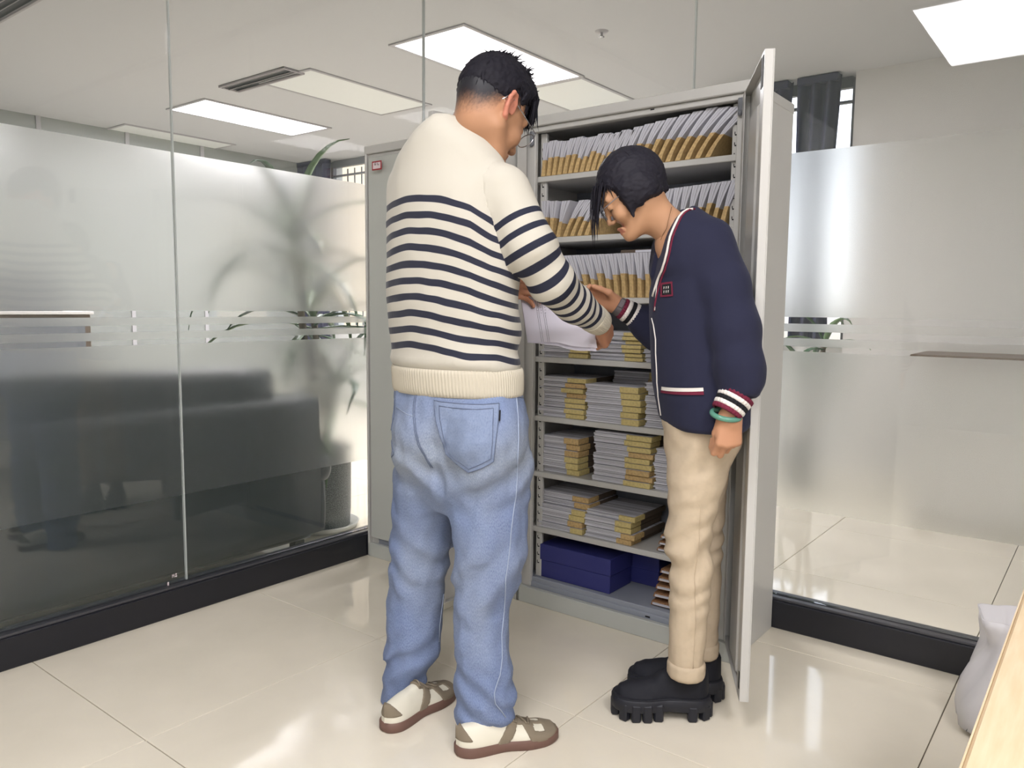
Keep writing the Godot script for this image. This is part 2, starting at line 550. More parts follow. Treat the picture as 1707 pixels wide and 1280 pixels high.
func curtain(at: Vector3, w: float, h: float, folds: int, label: String) -> void:
	var t := thing("curtain", label, "curtain", at, 0.0, "dark curtains at the far windows")
	var s := begin()
	s.set_smooth_group(0)
	var n := folds * 10
	var rows := 8
	var pt := func(i, j, d):
		var u := float(i) / n
		var v := float(j) / rows
		var pinch := 1.0 - 0.10 * sin(v * PI * 1.3)
		return Vector3((u - 0.5) * w * pinch, v * h, 0.032 * sin(u * folds * TAU + 0.6 * sin(v * 4.0)) + d)
	for i in n:
		for j in rows:
			quad(s, pt.call(i, j, 0.004), pt.call(i + 1, j, 0.004), pt.call(i + 1, j + 1, 0.004), pt.call(i, j + 1, 0.004))
			quad(s, pt.call(i + 1, j, -0.004), pt.call(i, j, -0.004), pt.call(i, j + 1, -0.004), pt.call(i + 1, j + 1, -0.004))
	put("cloth", done(s), M.curtain, t)
	put("heading_tape", box_mesh(Vector3(0, h - 0.02, 0), Vector3(w * 1.0, 0.05, 0.075), 0.003), M.curtain, t)

func vent(at: Vector3, lx: float, lz: float, label: String) -> void:
	var t := thing("air_vent", label, "air vent", at, 0.0, "slatted air vents in the ceiling")
	put("backing", box_mesh(Vector3(0, -0.002, 0), Vector3(lx, 0.004, lz)), M.vent_dark, t)
	var s := begin()
	for k in [-1, 1]:
		bx(s, Vector3(0, -0.008, k * (lz / 2 - 0.008)), Vector3(lx, 0.016, 0.016), 0.002)
		bx(s, Vector3(k * (lx / 2 - 0.008), -0.008, 0), Vector3(0.016, 0.016, lz - 0.032), 0.002)
	put("frame", done(s), M.vent, t)
	var n := maxi(3, int(lz / 0.045))
	var slat := box_mesh(Vector3.ZERO, Vector3(lx - 0.03, 0.004, 0.026), 0.0, Basis(Vector3.RIGHT, 0.7))
	for i in n:
		put("slat", slat, M.vent, t, Vector3(0, -0.010, -lz / 2 + lz * (i + 0.5) / n))

func soft(s: SurfaceTool, lo: Vector3, hi: Vector3, r: float, sag := 0.0) -> void:  # a padded box: a rounded box meshed on a sphere-cube grid
	s.set_smooth_group(0)
	var c := (lo + hi) / 2
	var h := (hi - lo) / 2 - Vector3(r, r, r)
	var n := 8
	for axis in 3:
		for sgn in [-1.0, 1.0]:
			var f := func(i, j):
				var a: float = tan((float(i) / n - 0.5) * PI / 2)
				var b: float = tan((float(j) / n - 0.5) * PI / 2)
				var d := Vector3.ZERO
				d[axis] = sgn
				d[(axis + 1) % 3] = a
				d[(axis + 2) % 3] = b
				var nn := d.normalized()
				var q := Vector3(clampf(d.x * 8.0, -1, 1), clampf(d.y * 8.0, -1, 1), clampf(d.z * 8.0, -1, 1))
				q[axis] = sgn
				q[(axis + 1) % 3] = clampf(a * 1.25, -1, 1)
				q[(axis + 2) % 3] = clampf(b * 1.25, -1, 1)
				return c + h * q + nn * r * (1.0 + sag)
			for i in n:
				for j in n:
					if sgn > 0:
						quad(s, f.call(i, j), f.call(i + 1, j), f.call(i + 1, j + 1), f.call(i, j + 1))
					else:
						quad(s, f.call(i, j), f.call(i, j + 1), f.call(i + 1, j + 1), f.call(i + 1, j))
	s.set_smooth_group(-1)

func sofa() -> void:
	var t := thing("sofa", "dark navy padded sofa standing with its back against the left glass wall", "sofa", Vector3(-0.14, 0, 0.42))
	var s := begin()
	soft(s, Vector3(-0.20, 0.09, 0.06), Vector3(0.0, 0.735, 2.45), 0.055)
	put("back_frame", done(s), M.sofa, t)
	s = begin()
	soft(s, Vector3(-0.36, 0.42, 0.215), Vector3(-0.09, 0.872, 2.40), 0.09)
	put("back_cushion", done(s), M.sofa, t)
	for k in 3:
		s = begin()
		soft(s, Vector3(-0.95, 0.28, 0.22 + k * 0.72), Vector3(-0.30, 0.45, 0.22 + k * 0.72 + 0.715), 0.06)
		put("seat_cushion", done(s), M.sofa, t)
	for z in [-0.03, 2.36]:
		s = begin()
		soft(s, Vector3(-0.95, 0.30, z), Vector3(-0.02, 0.475, z + 0.24), 0.085)
		soft(s, Vector3(-0.92, 0.09, z + 0.05), Vector3(-0.03, 0.36, z + 0.22), 0.04)
		put("arm", done(s), M.sofa, t)
	put("base", span(Vector3(-0.90, 0.08, 0.1), Vector3(-0.05, 0.30, 2.45), 0.01), M.sofa, t)
	for x in [-0.85, -0.1]:
		for z in [0.15, 2.4]:
			put("leg", span(Vector3(x - 0.025, 0, z - 0.025), Vector3(x + 0.025, 0.085, z + 0.025), 0.004), M.black_plastic, t)

func plant(t: Node3D, r: float, h: float, top: float, leaves: int, heads: int, leaf_len: float, seed_: int, wall_x: float) -> void:
	var g := RandomNumberGenerator.new()
	g.seed = seed_
	var s := begin()
	lathe(s, Vector3.ZERO, [[0.0, 0.002], [r + 0.022, 0.002], [r + 0.036, 0.03], [r + 0.029, 0.03], [r + 0.018, 0.012], [0.0, 0.012]], 40)
	put("saucer", done(s), M.saucer, t)
	s = begin()
	lathe(s, Vector3.ZERO, [[0.0, 0.013], [r * 0.93, 0.013], [r * 0.97, 0.10], [r, h - 0.02], [r + 0.004, h], [r - 0.012, h], [r - 0.016, h - 0.05], [0.0, h - 0.05]], 40)
	put("pot", done(s), M.pot, t)
	for k in heads:
		var foot := Vector3(g.randf_range(-0.05, 0.05), h - 0.06, g.randf_range(-0.05, 0.05))
		var head := foot + Vector3(g.randf_range(-0.09, 0.09), (top - h) * (1.0 - 0.33 * k) , g.randf_range(-0.09, 0.09))
		s = begin()
		tube(s, PackedVector3Array([foot, foot.lerp(head, 0.5) + Vector3(0.02, 0, 0.015), head]), PackedFloat32Array([0.022, 0.019, 0.015]), 8)
		put("stem", done(s), M.stem, t)
		for i in leaves + 4:
			var a := TAU * (i * 0.382 + k * 0.2)
			var lift := lerpf(1.25, -0.25, float(i) / (leaves + 3)) + g.randf_range(-0.15, 0.15)
			var l := leaf_len * g.randf_range(0.7, 1.1)
			put("leaf", leaf(a, lift, l, 0.026, wall_x - head.x), M.leaf if g.randf() < 0.7 else M.leaf_pale, t, head - Vector3(0, 0.012 * i * 0.6, 0))

func leaf(a: float, lift: float, l: float, w: float, wall_x: float) -> ArrayMesh:
	var s := begin()
	s.set_smooth_group(0)
	var dir := Vector3(cos(a), 0, sin(a))
	var side := Vector3(-sin(a), 0, cos(a))
	var p := Vector3.ZERO
	var ang := lift
	var rows := []
	var n := 9
	for i in n + 1:
		var u := float(i) / n
		var ww := w * (0.45 + 1.4 * u * (1.0 - u) + 0.0) * (1.0 - pow(u, 5.0)) + 0.0006
		var up := dir * -sin(ang) + Vector3.UP * cos(ang)
		rows.append([p + side * ww + up * ww * 0.35, p - up * 0.0, p - side * ww + up * ww * 0.35, p - up * 0.003])
		for q in rows[-1].size():
			rows[-1][q].x = minf(rows[-1][q].x, wall_x - 0.003 * (q % 2))
		p += (dir * cos(ang) + Vector3.UP * sin(ang)) * l / n
		ang -= 1.7 / n * (0.5 + u)
	for i in n:
		var q = rows[i]
		var r = rows[i + 1]
		quad(s, q[0], r[0], r[1], q[1])
		quad(s, q[1], r[1], r[2], q[2])
		quad(s, q[3], r[3], r[0], q[0])
		quad(s, q[2], r[2], r[3], q[3])
	return done(s)

# ---------------------------------------------------------------- the two steel cabinets
const CH := 1.8
const CD := 0.364
const SHELF := [1.594, 1.374, 1.157, 0.939, 0.718, 0.506, 0.293]

func cabinets() -> void:
	var left := thing("filing_cabinet", "closed grey steel cabinet with a small red label, behind the man's left shoulder", "cabinet", Vector3(0.004, 0, 0.004))
	cabinet(left, 0.843)
	for k in 2:
		var hinge := Vector3(0.024 + k * 0.795, 0.09, CD - 0.004)
		var d := cabinet_door(left, hinge, PI if k else 0.0, k, 0.396)
		if k == 0:
			var lb := begin()
			bx(lb, Vector3(0.079, 1.617, 0.0265), Vector3(0.058, 0.037, 0.001), 0.0)
			put("label_frame", done(lb), M.label_red, d)
			put("label_card", box_mesh(Vector3(0.079, 1.617, 0.0272), Vector3(0.046, 0.026, 0.001)), M.label_paper, d)
			var ink := begin()
			for q in [[-0.012, 0.005, 0.002, 0.010], [-0.007, 0.001, 0.007, 0.002], [-0.004, 0.006, 0.002, 0.010], [0.007, 0.004, 0.002, 0.011], [0.011, 0.000, 0.008, 0.002]]:
				bx(ink, Vector3(0.079 + q[0], 1.619 + q[1], 0.0279), Vector3(q[2], q[3], 0.0006))
			put("label_print", done(ink), M.dark_slot, d)
	var main := thing("filing_cabinet", "open grey steel cabinet full of paper files between the man and the woman", "cabinet", Vector3(0.852, 0, 0.004))
	cabinet(main, 0.859)
	cabinet_door(main, Vector3(0.006, 0.092, CD + 0.002), PI / 2 - 0.16 + PI / 2 - 1.75 + 0.15, 0, 0.425)
	cabinet_door(main, Vector3(0.856, 0.092, CD + 0.002), 1.0, 1, 0.425)

func cabinet(t: Node3D, w: float) -> void:
	put("side_panel", span(Vector3(0, 0, 0), Vector3(0.012, CH - 0.008, CD), 0.002), M.steel, t)
	put("side_panel", span(Vector3(w - 0.012, 0, 0), Vector3(w, CH - 0.008, CD), 0.002), M.steel, t)
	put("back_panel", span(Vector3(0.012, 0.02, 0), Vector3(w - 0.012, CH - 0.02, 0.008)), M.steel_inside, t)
	var s := begin()
	sp(s, Vector3(-0.002, CH - 0.034, 0), Vector3(w + 0.002, CH, CD + 0.001), 0.003)
	put("top_panel", done(s), M.steel, t)
	put("top_lip", span(Vector3(0.012, CH - 0.052, CD - 0.04), Vector3(w - 0.012, CH - 0.034, CD - 0.012), 0.002), M.steel, t)
	put("plinth", span(Vector3(0.0, 0.0, CD - 0.02), Vector3(w, 0.062, CD), 0.002), M.steel_green, t)
	s = begin()
	sp(s, Vector3(0.012, 0.078, 0.008), Vector3(w - 0.012, 0.098, CD - 0.028), 0.002)
	sp(s, Vector3(0.012, 0.055, CD - 0.034), Vector3(w - 0.012, 0.080, CD - 0.022), 0.002)
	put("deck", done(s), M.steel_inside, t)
	for k in [0, 1]:
		var x := 0.012 if k == 0 else w - 0.012 - 0.040
		put("front_stile", span(Vector3(x, 0.062, CD - 0.034), Vector3(x + 0.040, CH - 0.034, CD - 0.016), 0.002), M.steel, t)
	for k in [0, 1]:
		var x := 0.053 if k == 0 else w - 0.053 - 0.026
		var u := put("slotted_upright", span(Vector3(x, 0.098, CD - 0.062), Vector3(x + 0.026, CH - 0.052, CD - 0.048), 0.002), M.steel, t)
		if t.name != "filing_cabinet":
			s = begin()
			var y := 0.15
			while y < CH - 0.1:
				bx(s, Vector3(x + 0.013, y, CD - 0.048), Vector3(0.008, 0.004, 0.0016))
				bx(s, Vector3(x + 0.009, y + 0.006, CD - 0.048), Vector3(0.0025, 0.008, 0.0016))
				y += 0.032
			var sl := put("slot", done(s), M.dark_slot, u)
			sl.set_meta("kind", "stuff")
	if t.name == "filing_cabinet":
		return
	for y in SHELF:
		s = begin()
		sp(s, Vector3(0.014, y - 0.020, 0.008), Vector3(w - 0.014, y, CD - 0.036), 0.002)
		put("shelf", done(s), M.steel, t)
	s = begin()
	lathe(s, Vector3(0.43, 0, 0), [[0.0, 0.0]], 6)
	put("lock_slot", span(Vector3(w * 0.63, 0.066, CD - 0.0225), Vector3(w * 0.63 + 0.018, 0.071, CD - 0.0205)), M.dark_slot, t)
	put("lock_slot", span(Vector3(w * 0.60, CH - 0.041, CD - 0.013), Vector3(w * 0.60 + 0.014, CH - 0.037, CD - 0.0115)), M.dark_slot, t)
	for k in [0, 1]:
		s = begin()
		var hx := 0.04 if k == 0 else w - 0.04
		bx(s, Vector3(hx, CH - 0.072, CD - 0.012), Vector3(0.016, 0.05, 0.01), 0.002)
		tube(s, PackedVector3Array([Vector3(hx, CH - 0.10, CD - 0.008), Vector3(hx, CH - 0.085, CD - 0.008)]), PackedFloat32Array([0.006]), 8)
		put("pivot", done(s), M.frame, t)

func cabinet_door(t: Node3D, hinge: Vector3, turn: float, hand: int, w: float) -> Node3D:
	# the leaf hangs from its hinge along local +x (hand 0) or -x (hand 1); its outside looks to local +z when shut
	var d := Node3D.new()
	d.name = "door"
	d.position = hinge
	d.rotation.y = 0.0
	t.add_child(d, true)
	var h := 1.66
	if w < 0.4:
		if hand == 0:
			put("leaf", span(Vector3(0, 0, 0), Vector3(w, h, 0.006), 0.002), M.steel_green, d)
		else:
			put("leaf", span(Vector3(-w, 0, 0), Vector3(0, h, 0.006), 0.002), M.steel_green, d)
		d.position.z += 0.0
		for c in d.get_children():
			c.position = Vector3(0, 0, -0.002)
		return d_shift(d)
	var sg := 1.0 if hand == 0 else -1.0
	d.rotation.y = OPEN[hand]
	var X := func(a, b): return [minf(a * sg, b * sg), maxf(a * sg, b * sg)]
	var add := func(called, x0, x1, y0, y1, z0, z1, m, bev):
		var r = X.call(x0, x1)
		put(called, span(Vector3(r[0], y0, z0), Vector3(r[1], y1, z1), bev), m, d)
	add.call("leaf", 0.0, w, 0.0, h, -0.003, 0.0, M.steel, 0.001)
	add.call("free_edge", w - 0.003, w, 0.0, h, -0.024, -0.003, M.steel, 0.001)
	add.call("hinge_edge", 0.0, 0.003, 0.0, h, -0.024, -0.003, M.steel, 0.001)
	add.call("top_edge", 0.003, w - 0.003, h - 0.003, h, -0.024, -0.003, M.steel, 0.001)
	add.call("bottom_edge", 0.003, w - 0.003, 0.0, 0.003, -0.024, -0.003, M.steel, 0.001)
	add.call("inner_flange", w - 0.055, w - 0.003, 0.0, h, -0.024, -0.022, M.steel, 0.0)
	add.call("inner_flange", 0.003, 0.045, 0.0, h, -0.024, -0.022, M.steel, 0.0)
	add.call("stiffener", w * 0.34, w * 0.72, 0.02, h - 0.10, -0.021, -0.004, M.steel, 0.006)
	# lock: a cross slot and a hanging key slot on the edge
	add.call("lock_slot", w - 0.0005, w + 0.0006, 0.845, 0.851, -0.021, -0.006, M.dark_slot, 0.0)
	add.call("lock_slot", w - 0.0005, w + 0.0006, 0.815, 0.838, -0.015, -0.011, M.dark_slot, 0.0)
	if hand == 1:
		add.call("corner_cap", w - 0.045, w - 0.012, h - 0.085, h - 0.01, -0.0255, -0.0235, M.dark_slot, 0.0)
		add.call("corner_cap", w - 0.022, w - 0.010, 0.03, 0.075, -0.0255, -0.0235, M.dark_slot, 0.0)
	return d

const OPEN := [-1.73, 2.069]

func d_shift(d: Node3D) -> Node3D:
	return d

# ---------------------------------------------------------------- the papers
const ORD := ["lowest", "second lowest", "third lowest", "fourth lowest", "fifth lowest", "sixth lowest", "seventh lowest", "eighth lowest", "ninth lowest", "tenth lowest"]

func flat_booklet(at: Vector3, w: float, th: float, depth: float, tape: float, turn: float, label: String, group: String, dim := false) -> void:
	# a bundle of paper lying flat: white page block, tape folded round its right front corner; at: front left bottom corner
	var t := thing("paper_bundle", label, "paper bundle", at, turn, group)
	var s := begin()
	var layers := 3
	for i in layers:
		var y0 := th * i / layers
		var y1 := th * (i + 1) / layers - 0.0008
		var o := rng.randf_range(-0.003, 0.003)
		sp(s, Vector3(o + rng.randf_range(0, 0.006), y0 + (0.0 if i else 0.0004), -depth + 0.004), Vector3(w - 0.006 + o, y1, rng.randf_range(-0.006, 0.0)))
	put("page", done(s), M.pages, t)
	s = begin()
	sp(s, Vector3(w - tape, 0.0002, -0.07), Vector3(w, th - 0.0016, 0.0035), 0.0015)
	put("tape", done(s), M.kraft_yellow if rng.randf() < 0.75 else M.kraft, t)
	s = begin()
	sp(s, Vector3(w - 0.012, 0.0004, -depth), Vector3(w - 0.001, th - 0.0014, -0.0702), 0.001)
	put("spine", done(s), M.cover_dark, t)

func stack(x0: float, y: float, w: float, n: int, top: float, tape: float, z: float, depth: float, where: String, group: String) -> void:
	var th := (top - y) / n
	var yy := y + 0.0005
	for i in n:
		var t2 := th * rng.randf_range(0.94, 1.0)
		flat_booklet(Vector3(x0 + rng.randf_range(-0.004, 0.006), yy, z + rng.randf_range(-0.006, 0.006)), w + rng.randf_range(-0.006, 0.006), t2, depth, tape + rng.randf_range(-0.008, 0.008), rng.randf_range(-0.012, 0.012), "paper bundle %s in %s" % ["topmost" if i == n - 1 else ORD[i], where], group)
		yy += th

func upright(x: float, y: float, h: float, lean: float, fan: float, label: String, group: String, z := 0.33) -> void:
	# a stitched booklet standing on its edge: a kraft lower half that narrows, white sheets that fan out and lean above it
	var t := thing("booklet", label, "booklet", Vector3(x, y + 0.0004, z), 0.0, group)
	var s := begin()
	var d := 0.20
	var n := 5
	var row := func(u):  # the cross-section at a share u of the height: [left, right, y]
		var mid: float = lean * h * (0.55 * u + 0.45 * u * u)
		var half: float = lerpf(0.0088, 0.0062, minf(u / 0.4, 1.0)) if u < 0.42 else lerpf(0.0062, fan * 0.92, pow((u - 0.42) / 0.58, 0.85))
		return [mid - half, mid + half, u * h]
	var part := func(u0, u1, nn, z0, z1):
		var st := begin()
		for i in nn:
			var a = row.call(lerpf(u0, u1, float(i) / nn))
			var b = row.call(lerpf(u0, u1, float(i + 1) / nn))
			var p := []
			for q in [a, b]:
				p.append(Vector3(q[0], q[2], z1))
				p.append(Vector3(q[1], q[2], z1))
				p.append(Vector3(q[1], q[2], z0))
				p.append(Vector3(q[0], q[2], z0))
			var uv := [Vector2(0, 0), Vector2(1, 0), Vector2(1, 1), Vector2(0, 1)]
			# front with sheets side by side, then sides, back
			for k in [[0, 1, 5], [0, 5, 4]]:
				for m in [k[0], k[2], k[1]]:
					st.set_uv(Vector2(0.5, 0.0 if m in [0, 4] else 1.0))
					st.add_vertex(p[m])
			st.set_uv(Vector2(0.5, 0.02))
			quad(st, p[1], p[2], p[6], p[5])
			quad(st, p[2], p[3], p[7], p[6])
			quad(st, p[3], p[0], p[4], p[7])
			if i == 0:
				quad(st, p[3], p[2], p[1], p[0])
			if i == nn - 1:
				quad(st, p[4], p[5], p[6], p[7])
		return done(st)
	var cut := rng.randf_range(0.42, 0.56)
	put("page", part.call(cut - 0.05, 1.0, n, -d, 0.0), M.pages_upright, t)
	put("spine", part.call(0.0, cut, 3, -d + 0.002, 0.0022), M.kraft, t)

func papers() -> void:
	# top shelf: two runs of upright booklets
	var y := 1.594
	var n := 0
	var xs := 0.925
	var labels := "upright kraft-bound booklet on the top shelf, number %s from its left end"
	var words := ["one", "two", "three", "four", "five", "six", "seven", "eight", "nine", "ten", "eleven", "twelve", "thirteen", "fourteen", "fifteen", "sixteen", "seventeen", "eighteen", "nineteen", "twenty", "twenty-one", "twenty-two", "twenty-three", "twenty-four", "twenty-five"]
	for i in 14:
		upright(xs, y, 0.118 + 0.004 * sin(i * 1.7), 0.10 + 0.045 * minf(i, 8), 0.0155 + 0.002 * sin(i * 2.3), labels % words[n], "upright booklets on the top shelf")
		xs += 0.0235
		n += 1
	xs += 0.005
	for i in 10:
		upright(xs, y, 0.150 - 0.004 * absf(i - 6.0), 0.42 + 0.055 * i, 0.019, labels % words[n], "upright booklets on the top shelf")
		xs += 0.0345 if i > 2 else 0.031
		n += 1
	# second shelf
	y = 1.374
	labels = "upright kraft-bound booklet on the second shelf, number %s from its left end"
	xs = 0.935
	n = 0
	for i in 8:
		upright(xs, y, 0.132 - 0.003 * i, [0.0, 0.05, 0.25, 0.62, 0.62, 0.6, 0.55, 0.5][i], 0.019, labels % words[n], "upright booklets on the second shelf")
		xs += 0.030
		n += 1
	xs = 1.27
	for i in 13:
		upright(xs, y, 0.128 + 0.016 * i / 13.0, 0.02 + 0.024 * i, 0.0165, labels % words[n], "upright booklets on the second shelf")
		xs += 0.0285
		n += 1
	# third shelf
	y = 1.157
	labels = "upright kraft-bound booklet on the third shelf, number %s from its left end"
	xs = 0.945
	n = 0
	for i in 15:
		upright(xs, y, 0.150, -0.42 + 0.026 * i, 0.0175, labels % words[n], "upright booklets on the third shelf")
		xs += 0.0298
		n += 1
	for i in 6:
		upright(xs, y, 0.148, 0.05 + 0.02 * i, 0.0175, labels % words[n], "upright booklets on the third shelf")
		xs += 0.031
		n += 1
	var f := thing("folder", "thin grey folder lying across the tops of the third shelf's booklets", "folder", Vector3(1.235, 1.3085, 0.30))
	put("cover", span(Vector3(0, 0, -0.2), Vector3(0.22, 0.012, 0), 0.002), M.cover_dark, f)
	put("page", span(Vector3(0.06, 0.002, -0.19), Vector3(0.2195, 0.0105, 0.002)), M.pages, f)
	# flat stacks, shelf by shelf
	stack(0.912, 0.939, 0.205, 3, 0.999, 0.078, 0.318, 0.22, "the left stack on the shelf right below the held paper", "bundles on the fourth shelf")
	stack(1.125, 0.939, 0.212, 7, 1.040, 0.072, 0.320, 0.22, "the middle stack on the shelf right below the held paper", "bundles on the fourth shelf")
	stack(1.345, 0.939, 0.215, 4, 1.000, 0.07, 0.318, 0.22, "the right stack on the shelf right below the held paper", "bundles on the fourth shelf")
	stack(0.908, 0.718, 0.206, 8, 0.868, 0.088, 0.318, 0.20, "the left stack on the fifth shelf", "bundles on the fifth shelf")
	stack(1.118, 0.718, 0.222, 6, 0.852, 0.076, 0.322, 0.13, "the middle stack on the fifth shelf", "bundles on the fifth shelf")
	stack(1.14, 0.718, 0.225, 7, 0.893, 0.075, 0.175, 0.15, "the rear middle stack on the fifth shelf", "bundles on the fifth shelf")
	stack(1.352, 0.718, 0.230, 7, 0.872, 0.07, 0.318, 0.22, "the right stack on the fifth shelf", "bundles on the fifth shelf")
	stack(0.912, 0.506, 0.178, 6, 0.645, 0.062, 0.312, 0.22, "the left stack on the sixth shelf", "bundles on the sixth shelf")
	stack(1.152, 0.506, 0.232, 9, 0.686, 0.098, 0.320, 0.22, "the middle stack on the sixth shelf", "bundles on the sixth shelf")
	stack(1.392, 0.506, 0.215, 7, 0.650, 0.07, 0.318, 0.22, "the right stack on the sixth shelf", "bundles on the sixth shelf")
	stack(0.915, 0.293, 0.205, 4, 0.385, 0.06, 0.318, 0.20, "the left stack on the seventh shelf", "bundles on the seventh shelf")
	stack(0.912, 0.386, 0.225, 2, 0.430, 0.07, 0.300, 0.20, "the pair crowning the seventh shelf's left stack", "bundles on the seventh shelf")
	stack(1.124, 0.293, 0.200, 5, 0.397, 0.062, 0.322, 0.23, "the middle stack on the seventh shelf", "bundles on the seventh shelf")
	for i in 3:
		envelope(Vector3(1.41 + 0.006 * i, 0.294 + 0.023 * i, 0.31), Vector3(0.20, 0.021, 0.22), "brown envelope lying %s at the right end of the seventh shelf" % ["lowest", "in the middle", "topmost"][i], "envelopes on the seventh shelf")
	for i in 5:
		envelope(Vector3(1.395 + 0.008 * i, 0.099 + 0.030 * i, 0.312), Vector3(0.21, 0.027, 0.24), "brown paper envelope lying %s in the heap at the bottom right of the cabinet" % (ORD[i] if i < 4 else "topmost"), "envelopes at the bottom of the cabinet")
	# blue boxes at the bottom
	var b := thing("archive_box", "deep blue lidded box at the front of the cabinet's bottom", "box", Vector3(0.928, 0.0985, 0.318))
	put("body", span(Vector3(0, 0, -0.155), Vector3(0.305, 0.066, 0), 0.002), M.blue_box, b)
	put("lid", span(Vector3(-0.003, 0.066, -0.158), Vector3(0.308, 0.128, 0.003), 0.002), M.blue_box, b)
	b = thing("archive_box", "deep blue box behind the lidded blue box at the cabinet's bottom", "box", Vector3(1.02, 0.0985, 0.150))
	put("body", span(Vector3(0, 0, -0.12), Vector3(0.32, 0.06, 0), 0.002), M.blue_box, b)
	put("lid", span(Vector3(-0.003, 0.06, -0.123), Vector3(0.323, 0.120, 0.003), 0.002), M.blue_box, b)

func envelope(at: Vector3, size: Vector3, label: String, group: String) -> void:
	var t := thing("envelope", label, "envelope", at, rng.randf_range(-0.13, 0.10), group)
	var s := begin()
	var a := Vector3(0, 0, 0)
	# pillow-like wedge: thin mouth in front, thicker behind
	var p := []
	for v in [[0, 0.002, 0], [size.x, 0.002, 0], [size.x, 0, -size.z], [0, 0, -size.z], [0.004, size.y * 0.62, 0.0], [size.x - 0.004, size.y * 0.75, 0.0], [size.x, size.y, -size.z], [0, size.y, -size.z]]:
		p.append(Vector3(v[0], v[1], v[2]))
	hexa(s, p)
	put("wrapper", done(s), M.kraft_brown, t)
	s = begin()
	sp(s, Vector3(0.008, size.y * 0.2, -0.1), Vector3(size.x - 0.01, size.y * 0.45, 0.004))
	put("page", done(s), M.pages, t)
	s = begin()
	sp(s, Vector3(0.0, size.y * 0.9, -size.z + 0.02), Vector3(size.x, size.y * 0.985, -size.z + 0.08))
	put("flap", done(s), M.kraft, t)

# ---------------------------------------------------------------- the front right corner
func desk_and_bag() -> void:
	var d := thing("desk", "pale wood desk top in the bottom right corner of the photo", "desk", Vector3(2.54, 0, 0.95))
	put("top", span(Vector3(0, 0.722, 0), Vector3(0.75, 0.75, 1.55), 0.003), M.pale_wood, d)
	put("edge_band", span(Vector3(-0.0015, 0.7225, 0.003), Vector3(0.0, 0.7495, 1.547)), M.pale_wood, d)
	for x in [0.06, 0.64]:
		for z in [0.06, 1.45]:
			put("leg", span(Vector3(x, 0, z), Vector3(x + 0.05, 0.722, z + 0.05), 0.004), M.frame, d)
	var b := thing("rubbish_bag", "white translucent rubbish bag slumped on the floor beside the desk", "bag", Vector3(2.452, 0, 0.30))
	var s := begin()
	var wob := func(a: float, y: float) -> float: return (0.004 + 0.035 * maxf(y - 0.18, 0.0)) * sin(a * 5.0 + y * 21.0) + 0.004 * sin(a * 9.0 - y * 30.0)
	lathe(s, Vector3.ZERO, [[0.0, 0.001], [0.095, 0.002], [0.122, 0.02], [0.128, 0.06], [0.122, 0.10], [0.112, 0.14], [0.098, 0.18], [0.080, 0.22], [0.070, 0.25], [0.074, 0.275], [0.084, 0.30], [0.090, 0.325], [0.086, 0.325], [0.06, 0.26], [0.0, 0.24]], 48, wob)
	put("sack", done(s), M.bag, b)
	s = begin()
	lathe(s, Vector3.ZERO, [[0.0, 0.004], [0.09, 0.005], [0.112, 0.03], [0.110, 0.09], [0.07, 0.15], [0.0, 0.16]], 24)
	put("rubbish", done(s), M.wall_white, b)
	put("print_mark", box_mesh(Vector3(-0.098, 0.052, 0.080), Vector3(0.003, 0.030, 0.022), 0.001, Basis(Vector3.UP, 0.68) * Basis(Vector3.RIGHT, 0.4)), M.green_print, b)
	put("print_mark", box_mesh(Vector3(-0.086, 0.030, 0.088), Vector3(0.003, 0.018, 0.016), 0.001, Basis(Vector3.UP, 0.78) * Basis(Vector3.RIGHT, 0.4)), M.frame, b)
	var cl := thing("clip", "small black glossy clip between the rubbish bag and the black wall base", "clip", Vector3(2.372, 0.0, 0.055))
	s = begin()
	bx(s, Vector3(0, 0.045, 0), Vector3(0.016, 0.045, 0.014), 0.004, Basis(Vector3.FORWARD, -0.5))
	bx(s, Vector3(-0.008, 0.012, 0.0), Vector3(0.03, 0.023, 0.02), 0.004)
	put("body", done(s), M.black_plastic, cl)
	put("rivet", box_mesh(Vector3(0.004, 0.055, 0.008), Vector3(0.006, 0.006, 0.004), 0.001), M.chrome, cl)

# ---------------------------------------------------------------- measured shapes of the two people, in metres from each one's standing point
const MAN_TORSO := [[0.9013, -0.0150, -0.0000, 0.1901, 0.1250], [0.9203, -0.0150, 0.0000, 0.1885, 0.1280], [0.9517, -0.0159, -0.0000, 0.1883, 0.1300], [0.9830, -0.0191, 0.0000, 0.1888, 0.1330], [1.0221, -0.0231, 0.0000, 0.1909, 0.1350], [1.0687, -0.0263, -0.0000, 0.1945, 0.1360], [1.1384, -0.0279, 0.0000, 0.1978, 0.1370], [1.1999, -0.0288, -0.0000, 0.1977, 0.1380], [1.2610, -0.0305, -0.0000, 0.1946, 0.1380], [1.3217, -0.0321, 0.0000, 0.1896, 0.1370], [1.3821, -0.0338, -0.0000, 0.1839, 0.1330], [1.4272, -0.0346, 0.0000, 0.1787, 0.1260], [1.4646, -0.0362, 0.0000, 0.1683, 0.1180], [1.4935, -0.0366, 0.0050, 0.1541, 0.1100], [1.5222, -0.0369, 0.0100, 0.1306, 0.1020], [1.5496, -0.0347, 0.0200, 0.0955, 0.0900], [1.5693, -0.0309, 0.0300, 0.0586, 0.0780], [1.5857, -0.0230, 0.0350, 0.0373, 0.0660]]
const MAN_ARM := [Vector3(0.1030, 1.4020, 0.1000), Vector3(0.1709, 1.2639, 0.1300), Vector3(0.2255, 1.1838, 0.1000), Vector3(0.2879, 1.1305, 0.0100), Vector3(0.3669, 1.0814, -0.0950)]
